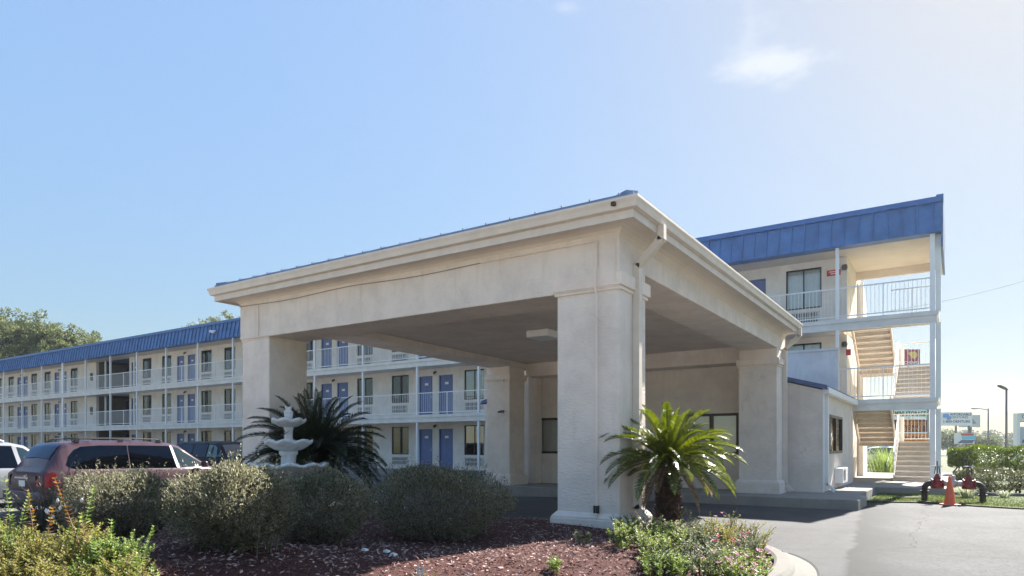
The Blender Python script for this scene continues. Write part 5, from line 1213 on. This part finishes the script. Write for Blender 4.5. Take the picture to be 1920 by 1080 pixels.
m = MB(); m.box(-26 * k, -.03, zz(783, 120), -15 * k, -.002, zz(776, 120)); m.lathe([(0, 0), (4 * k, 0), (4 * k, .03), (0, .03)], 18); m.v = [v if i < 8 else (v[0] - 15 * k, -.06 + v[2], zz(783.5, 120) + v[1]) for i, v in enumerate(m.v)]; m.build('emblem', M['signblue'], s, loc=(0, 0, 0))
text('lettering', 'AFFORDABLE', .6, M['navy'], s, 7 * k, -.02, zz(777.2, 120), 40 * k, bold=.012); text('lettering', 'DENTURES', .6, M['navy'], s, 5 * k, -.02, zz(782.5, 120), 32 * k); text('lettering', '1-800-DENTURE', .6, M['navy'], s, 0, -.02, zz(790.5, 120), 50 * k, bold=.012)
s = sign_root('billboard', 'gray billboard with a dark triangular shape behind the dentures billboard', 1819, 126); k = 126 / FPX
m = MB(); m.box(-19 * k, 0, zz(801, 126), 19 * k, .4, zz(778, 126)); m.build('panel', plain('sign_pale_grey', (.50, .52, .52), .5), s, loc=(0, 0, 0)); m = MB(); m.box(2 * k, .1, 0, 4 * k, .4, zz(801, 126)); m.build('post', M['lamp'], s, loc=(0, 0, 0))
m = MB().prism([(x * k, zz(y, 126)) for x, y in ((4, 795), (4, 784), (12, 794))], 'y', -.03, -.002); m.build('emblem', M['greytx'], s, loc=(0, 0, 0))
s = sign_root('roadside_sign', 'low blue, white and red roadside sign below the dentures billboard', 1809, 110); k = 110 / FPX
m = MB(); m.box(-18 * k, 0, zz(832, 110), 18 * k, .3, zz(812, 110)); m.build('panel', M['signwhite'], s, loc=(0, 0, 0))
m = MB(); m.prism([(x * k, zz(y, 110)) for x, y in ((-8, 812.5), (17, 812.5), (17, 817), (-6, 817))], 'y', -.03, -.002); m.build('red_band', M['redsign'], s, loc=(0, 0, 0))
m = MB(); m.prism([(x * k, zz(y, 110)) for x, y in ((-6, 818), (19, 817), (21, 824), (-5, 824))], 'y', -.05, -.003); m.build('blue_band', M['aqua'], s, loc=(0, 0, 0))
m = MB(); m.prism([(x * k, zz(y, 110)) for x, y in ((-14, 831), (-6, 825), (18, 825), (14, 831))], 'y', -.04, -.002); m.build('dark_band', M['navy'], s, loc=(0, 0, 0))
m = MB(); m.box(-17 * k, .05, 0, -15 * k, .3, zz(832, 110)); m.box(2 * k, .05, 0, 5 * k, .3, zz(832, 110)); m.build('posts', M['lamp'], s, loc=(0, 0, 0))
s = sign_root('plaza_sign', 'tall white framed plaza sign at the right edge of the photo', 1930, 54); k = 54 / FPX
m = MB(); m.box(-25 * k, -.1, 0, -19 * k, .3, zz(775, 54)); m.box(25 * k, -.1, 0, 31 * k, .3, zz(775, 54)); m.build('frame', M['signwhite'], s, loc=(0, 0, 0))
m = MB(); m.box(-19 * k, 0, zz(791, 54), 25 * k, .2, zz(775, 54)); m.build('border', M['black'], s, loc=(0, 0, 0)); m = MB(); m.box(-17.5 * k, -.03, zz(789.5, 54), 24 * k, -.002, zz(776.5, 54)); m.build('top_panel', M['signwhite'], s, loc=(0, 0, 0))
m = MB(); m.box(-18 * k, 0, zz(852, 54), 25 * k, .2, zz(800, 54)); m.build('lower_panel', plain('sign_lilac', (.46, .47, .55), .5), s, loc=(0, 0, 0))
text('lettering', 'C', .4, M['black'], s, -11.5 * k, -.04, zz(781.5, 54), 6 * k); text('lettering', 'B', .4, M['navy'], s, -11 * k, -.02, zz(828, 54), 7 * k, italic=.3, bold=.01)
def lamp(label, px, d, ptop, pole_r, arm):
    root = thing('street_lamp', label, 'street lamp', at(px, d, -.4), TH, absolute=False); H = zz(ptop, d); k = d / FPX
    MB().tube([(0, 0, 0), (0, 0, H)], [pole_r, pole_r * .7], 10).build('pole', M['lamp'], root, loc=(0, 0, 0), smooth=True)
    if arm == 'long':
        MB().tube([(0, 0, H - 3 * k), (-10 * k, 0, H - 1 * k), (-22 * k, 0, H + 1 * k)], .05, 6).build('arm', M['lamp'], root, loc=(0, 0, 0)); h = MB(); h.lathe([(.02, -.55), (.17, -.4), (.2, 0), (.12, .45), (.05, .55)], 10); h.v = [(-25 * k + z, x * .8, H + .3 * k + y * .6) for x, y, z in h.v]
    else:
        h = MB(); h.lathe([(.04, -.45), (.22, -.35), (.26, .1), (.16, .38), (.08, .45)], 10); h.v = [(-7 * k + z * .9, x, H + 1.5 * k - z * .45 + y * .4) for x, y, z in h.v]
        MB().tube([(0, 0, H - .05), (-4 * k, 0, H + .5 * k)], .06, 8).build('arm', M['lamp'], root, loc=(0, 0, 0))
    h.build('lamp_head', M['lamp'], root, loc=(0, 0, 0), smooth=True)
lamp('thin street lamp with a long curved arm, between the billboards and the taller lamp', 1853, 90, 766, .11, 'long')
lamp('thick street lamp with a stubby tilted head, near the right edge', 1887, 55, 728, .10, 'short')
pw = []
for i in range(30):
    t = i / 29; px = 1560 + t * 480; d = 62 + 6 * t; py = 598 + (490 - 598) * t + 14 * math.sin(math.pi * t) ; p = at(px, d); pw.append((p.x, p.y, CZ + (836.6 - py) / FPX * d))
tag(MB().tube(pw, .017, 5).build('power_line', M['rubber']), 'thin power line rising to the right behind the stair tower', 'power line')

# ------------------------------------------------------------------ trees
def tree(name, label, loc, h, cw, n, seed, leaf=(.25, .5), group=None, low=.25, sparse=0, mat='tree'):
    root = thing(name, label, 'tree', loc, absolute=False, group=group); r = np.random.default_rng(seed); m = MB(); tr = h * .022
    top = np.array([r.normal() * .3, r.normal() * .3, h * .8]); m.tube([(0, 0, -.3), (r.normal() * .15, r.normal() * .15, h * .3), top * (.7, .7, .75), top], [tr, tr * .8, tr * .45, tr * .12], 10); cl = []
    for i in range(26):
        t = r.uniform(low + .05, .8); a = i * 2.4 + r.normal() * .3; b0 = np.array([0, 0, h * t]); R = cw / 2 * math.sqrt(max(.05, 1 - ((t - .52) / .5) ** 2)) * r.uniform(.7, 1.05)
        e = b0 + np.array([math.cos(a) * R * .85, math.sin(a) * R * .85, h * r.uniform(.03, .16)]); m.tube([b0, (b0 + e) / 2 + (0, 0, h * .02), e], [tr * .35, tr * .2, tr * .06], 5, cap=False); cl.append((e, cw * r.uniform(.09, .17))); cl.append(((b0 + e) / 2 + (0, 0, h * .05), cw * r.uniform(.08, .14)))
    for i in range(12): cl.append((np.array([r.normal() * cw * .16, r.normal() * cw * .16, h * r.uniform(.66, .95)]), cw * r.uniform(.07, .14)))
    m.build('trunk', M['bark'], root, loc=(0, 0, 0), smooth=True, fixn=False)
    sub = []
    for c, q in cl:
        for k in range(5): sub.append((c + r.normal(size=3) * q * .75 * (1, 1, .7), q * r.uniform(.28, .55)))
    per = n // len(sub); P = []; D = []
    for c, q in sub:
        d = unit(r.normal(size=(per, 3))); P.append(c + d * (q * r.random((per, 1)) ** .4) * (1, 1, .75)); D.append(d + r.normal(size=(per, 3)) * .6)
    P = np.concatenate(P); D = np.concatenate(D); n = len(P); V, F = leaves(P, D, r.uniform(*leaf, n), r.uniform(leaf[0] * .5, leaf[0] * .8, n)); fastmesh('crown', V, F, M[mat], root, loc=(0, 0, 0)); return root
GT = 'trees rising behind the motel roof'
for i, (px, Yt, pyt, cw, lab) in enumerate(((5, 46, 578, 12, 'leafy tree at the far left above the blue roof'), (62, 45, 583, 12, 'tallest dense tree above the blue roof, second from the left'), (108, 47, 604, 11, 'rounded tree right of the tallest one above the blue roof'), (148, 46, 622, 9, 'lower tree near the end of the tree group above the blue roof'), (180, 47, 634, 7, 'lowest tree at the right end of the group above the blue roof'))):
    r_ = (px - 960) / FPX; d = Yt / (math.cos(TH) + math.sin(TH) * r_); p = at(px, d, -.4); h = CZ + (836.6 - pyt) / FPX * d + .4
    tree('broadleaf_tree', lab, p, h, cw, 26000, 200 + i, (.28, .55), GT)
for i, (px, Yt, pyt, cw, lab) in enumerate(((388, 44, 584, 5.0, 'thin crowned tree top showing left of the porte cochere corner'), (441, 44, 574, 5.5, 'sparse tree top tucked under the porte cochere eave'))):
    r_ = (px - 960) / FPX; d = Yt / (math.cos(TH) + math.sin(TH) * r_); p = at(px, d, -.4); h = CZ + (836.6 - pyt) / FPX * d + .4
    tree('slender_tree', lab, p, h, cw, 6500, 220 + i, (.16, .30), GT)
# distant wood at the right
r = np.random.default_rng(77); P = []
for i in range(150):
    px = r.uniform(1560, 2300); d = r.uniform(280, 420); hgt = r.uniform(5.5, 9.0) * d / 300; b = at(px, d, -.4); w = r.uniform(3, 5.5)
    k = 130; q = unit(r.normal(size=(k, 3))) * r.random((k, 1)) ** .35; P.append(np.array(b) + (0, 0, hgt * .55) + q * (w, w, hgt * .48))
P = np.concatenate(P); V, F = leaves(P, r.normal(size=(len(P), 3)), r.uniform(.9, 2.0, len(P)), r.uniform(.6, 1.2, len(P))); tag(fastmesh('distant_wood', V, F, M['treeline']), 'hazy line of distant trees beyond the signs', 'trees', kind='stuff')
for i, (px, d, pyt, cw, lab) in enumerate(((1775, 130, 812, 7, 'small green tree beside the stair tower under the dentures billboard'), (1845, 125, 818, 6, 'bare olive tree right of the low roadside sign'))):
    tree('roadside_tree', lab, at(px, d, -.4), zz(pyt, d), cw, 4000, 240 + i, (.3, .5))
# ------------------------------------------------------------------ air
hz = MB().box(-200, -40, -1.6, 260, 520, 32); ho = hz.build('haze', plain('haze_surface', (1, 1, 1))); ho['kind'] = 'stuff'
hm = bpy.data.materials.new('haze_air'); hm.use_nodes = True; t = hm.node_tree; t.nodes.clear(); o_ = nd(t, 'ShaderNodeOutputMaterial'); pv = nd(t, 'ShaderNodeVolumePrincipled'); pv.inputs['Color'].default_value = (.82, .9, 1, 1); pv.inputs['Density'].default_value = .00028; pv.inputs['Anisotropy'].default_value = .5
t.links.new(pv.outputs[0], o_.inputs['Volume']); ho.data.materials.clear(); ho.data.materials.append(hm); tag(ho, 'thin pale haze in the air', 'haze')

for o in bpy.data.objects:
    if 'abs' in o.keys(): del o['abs']
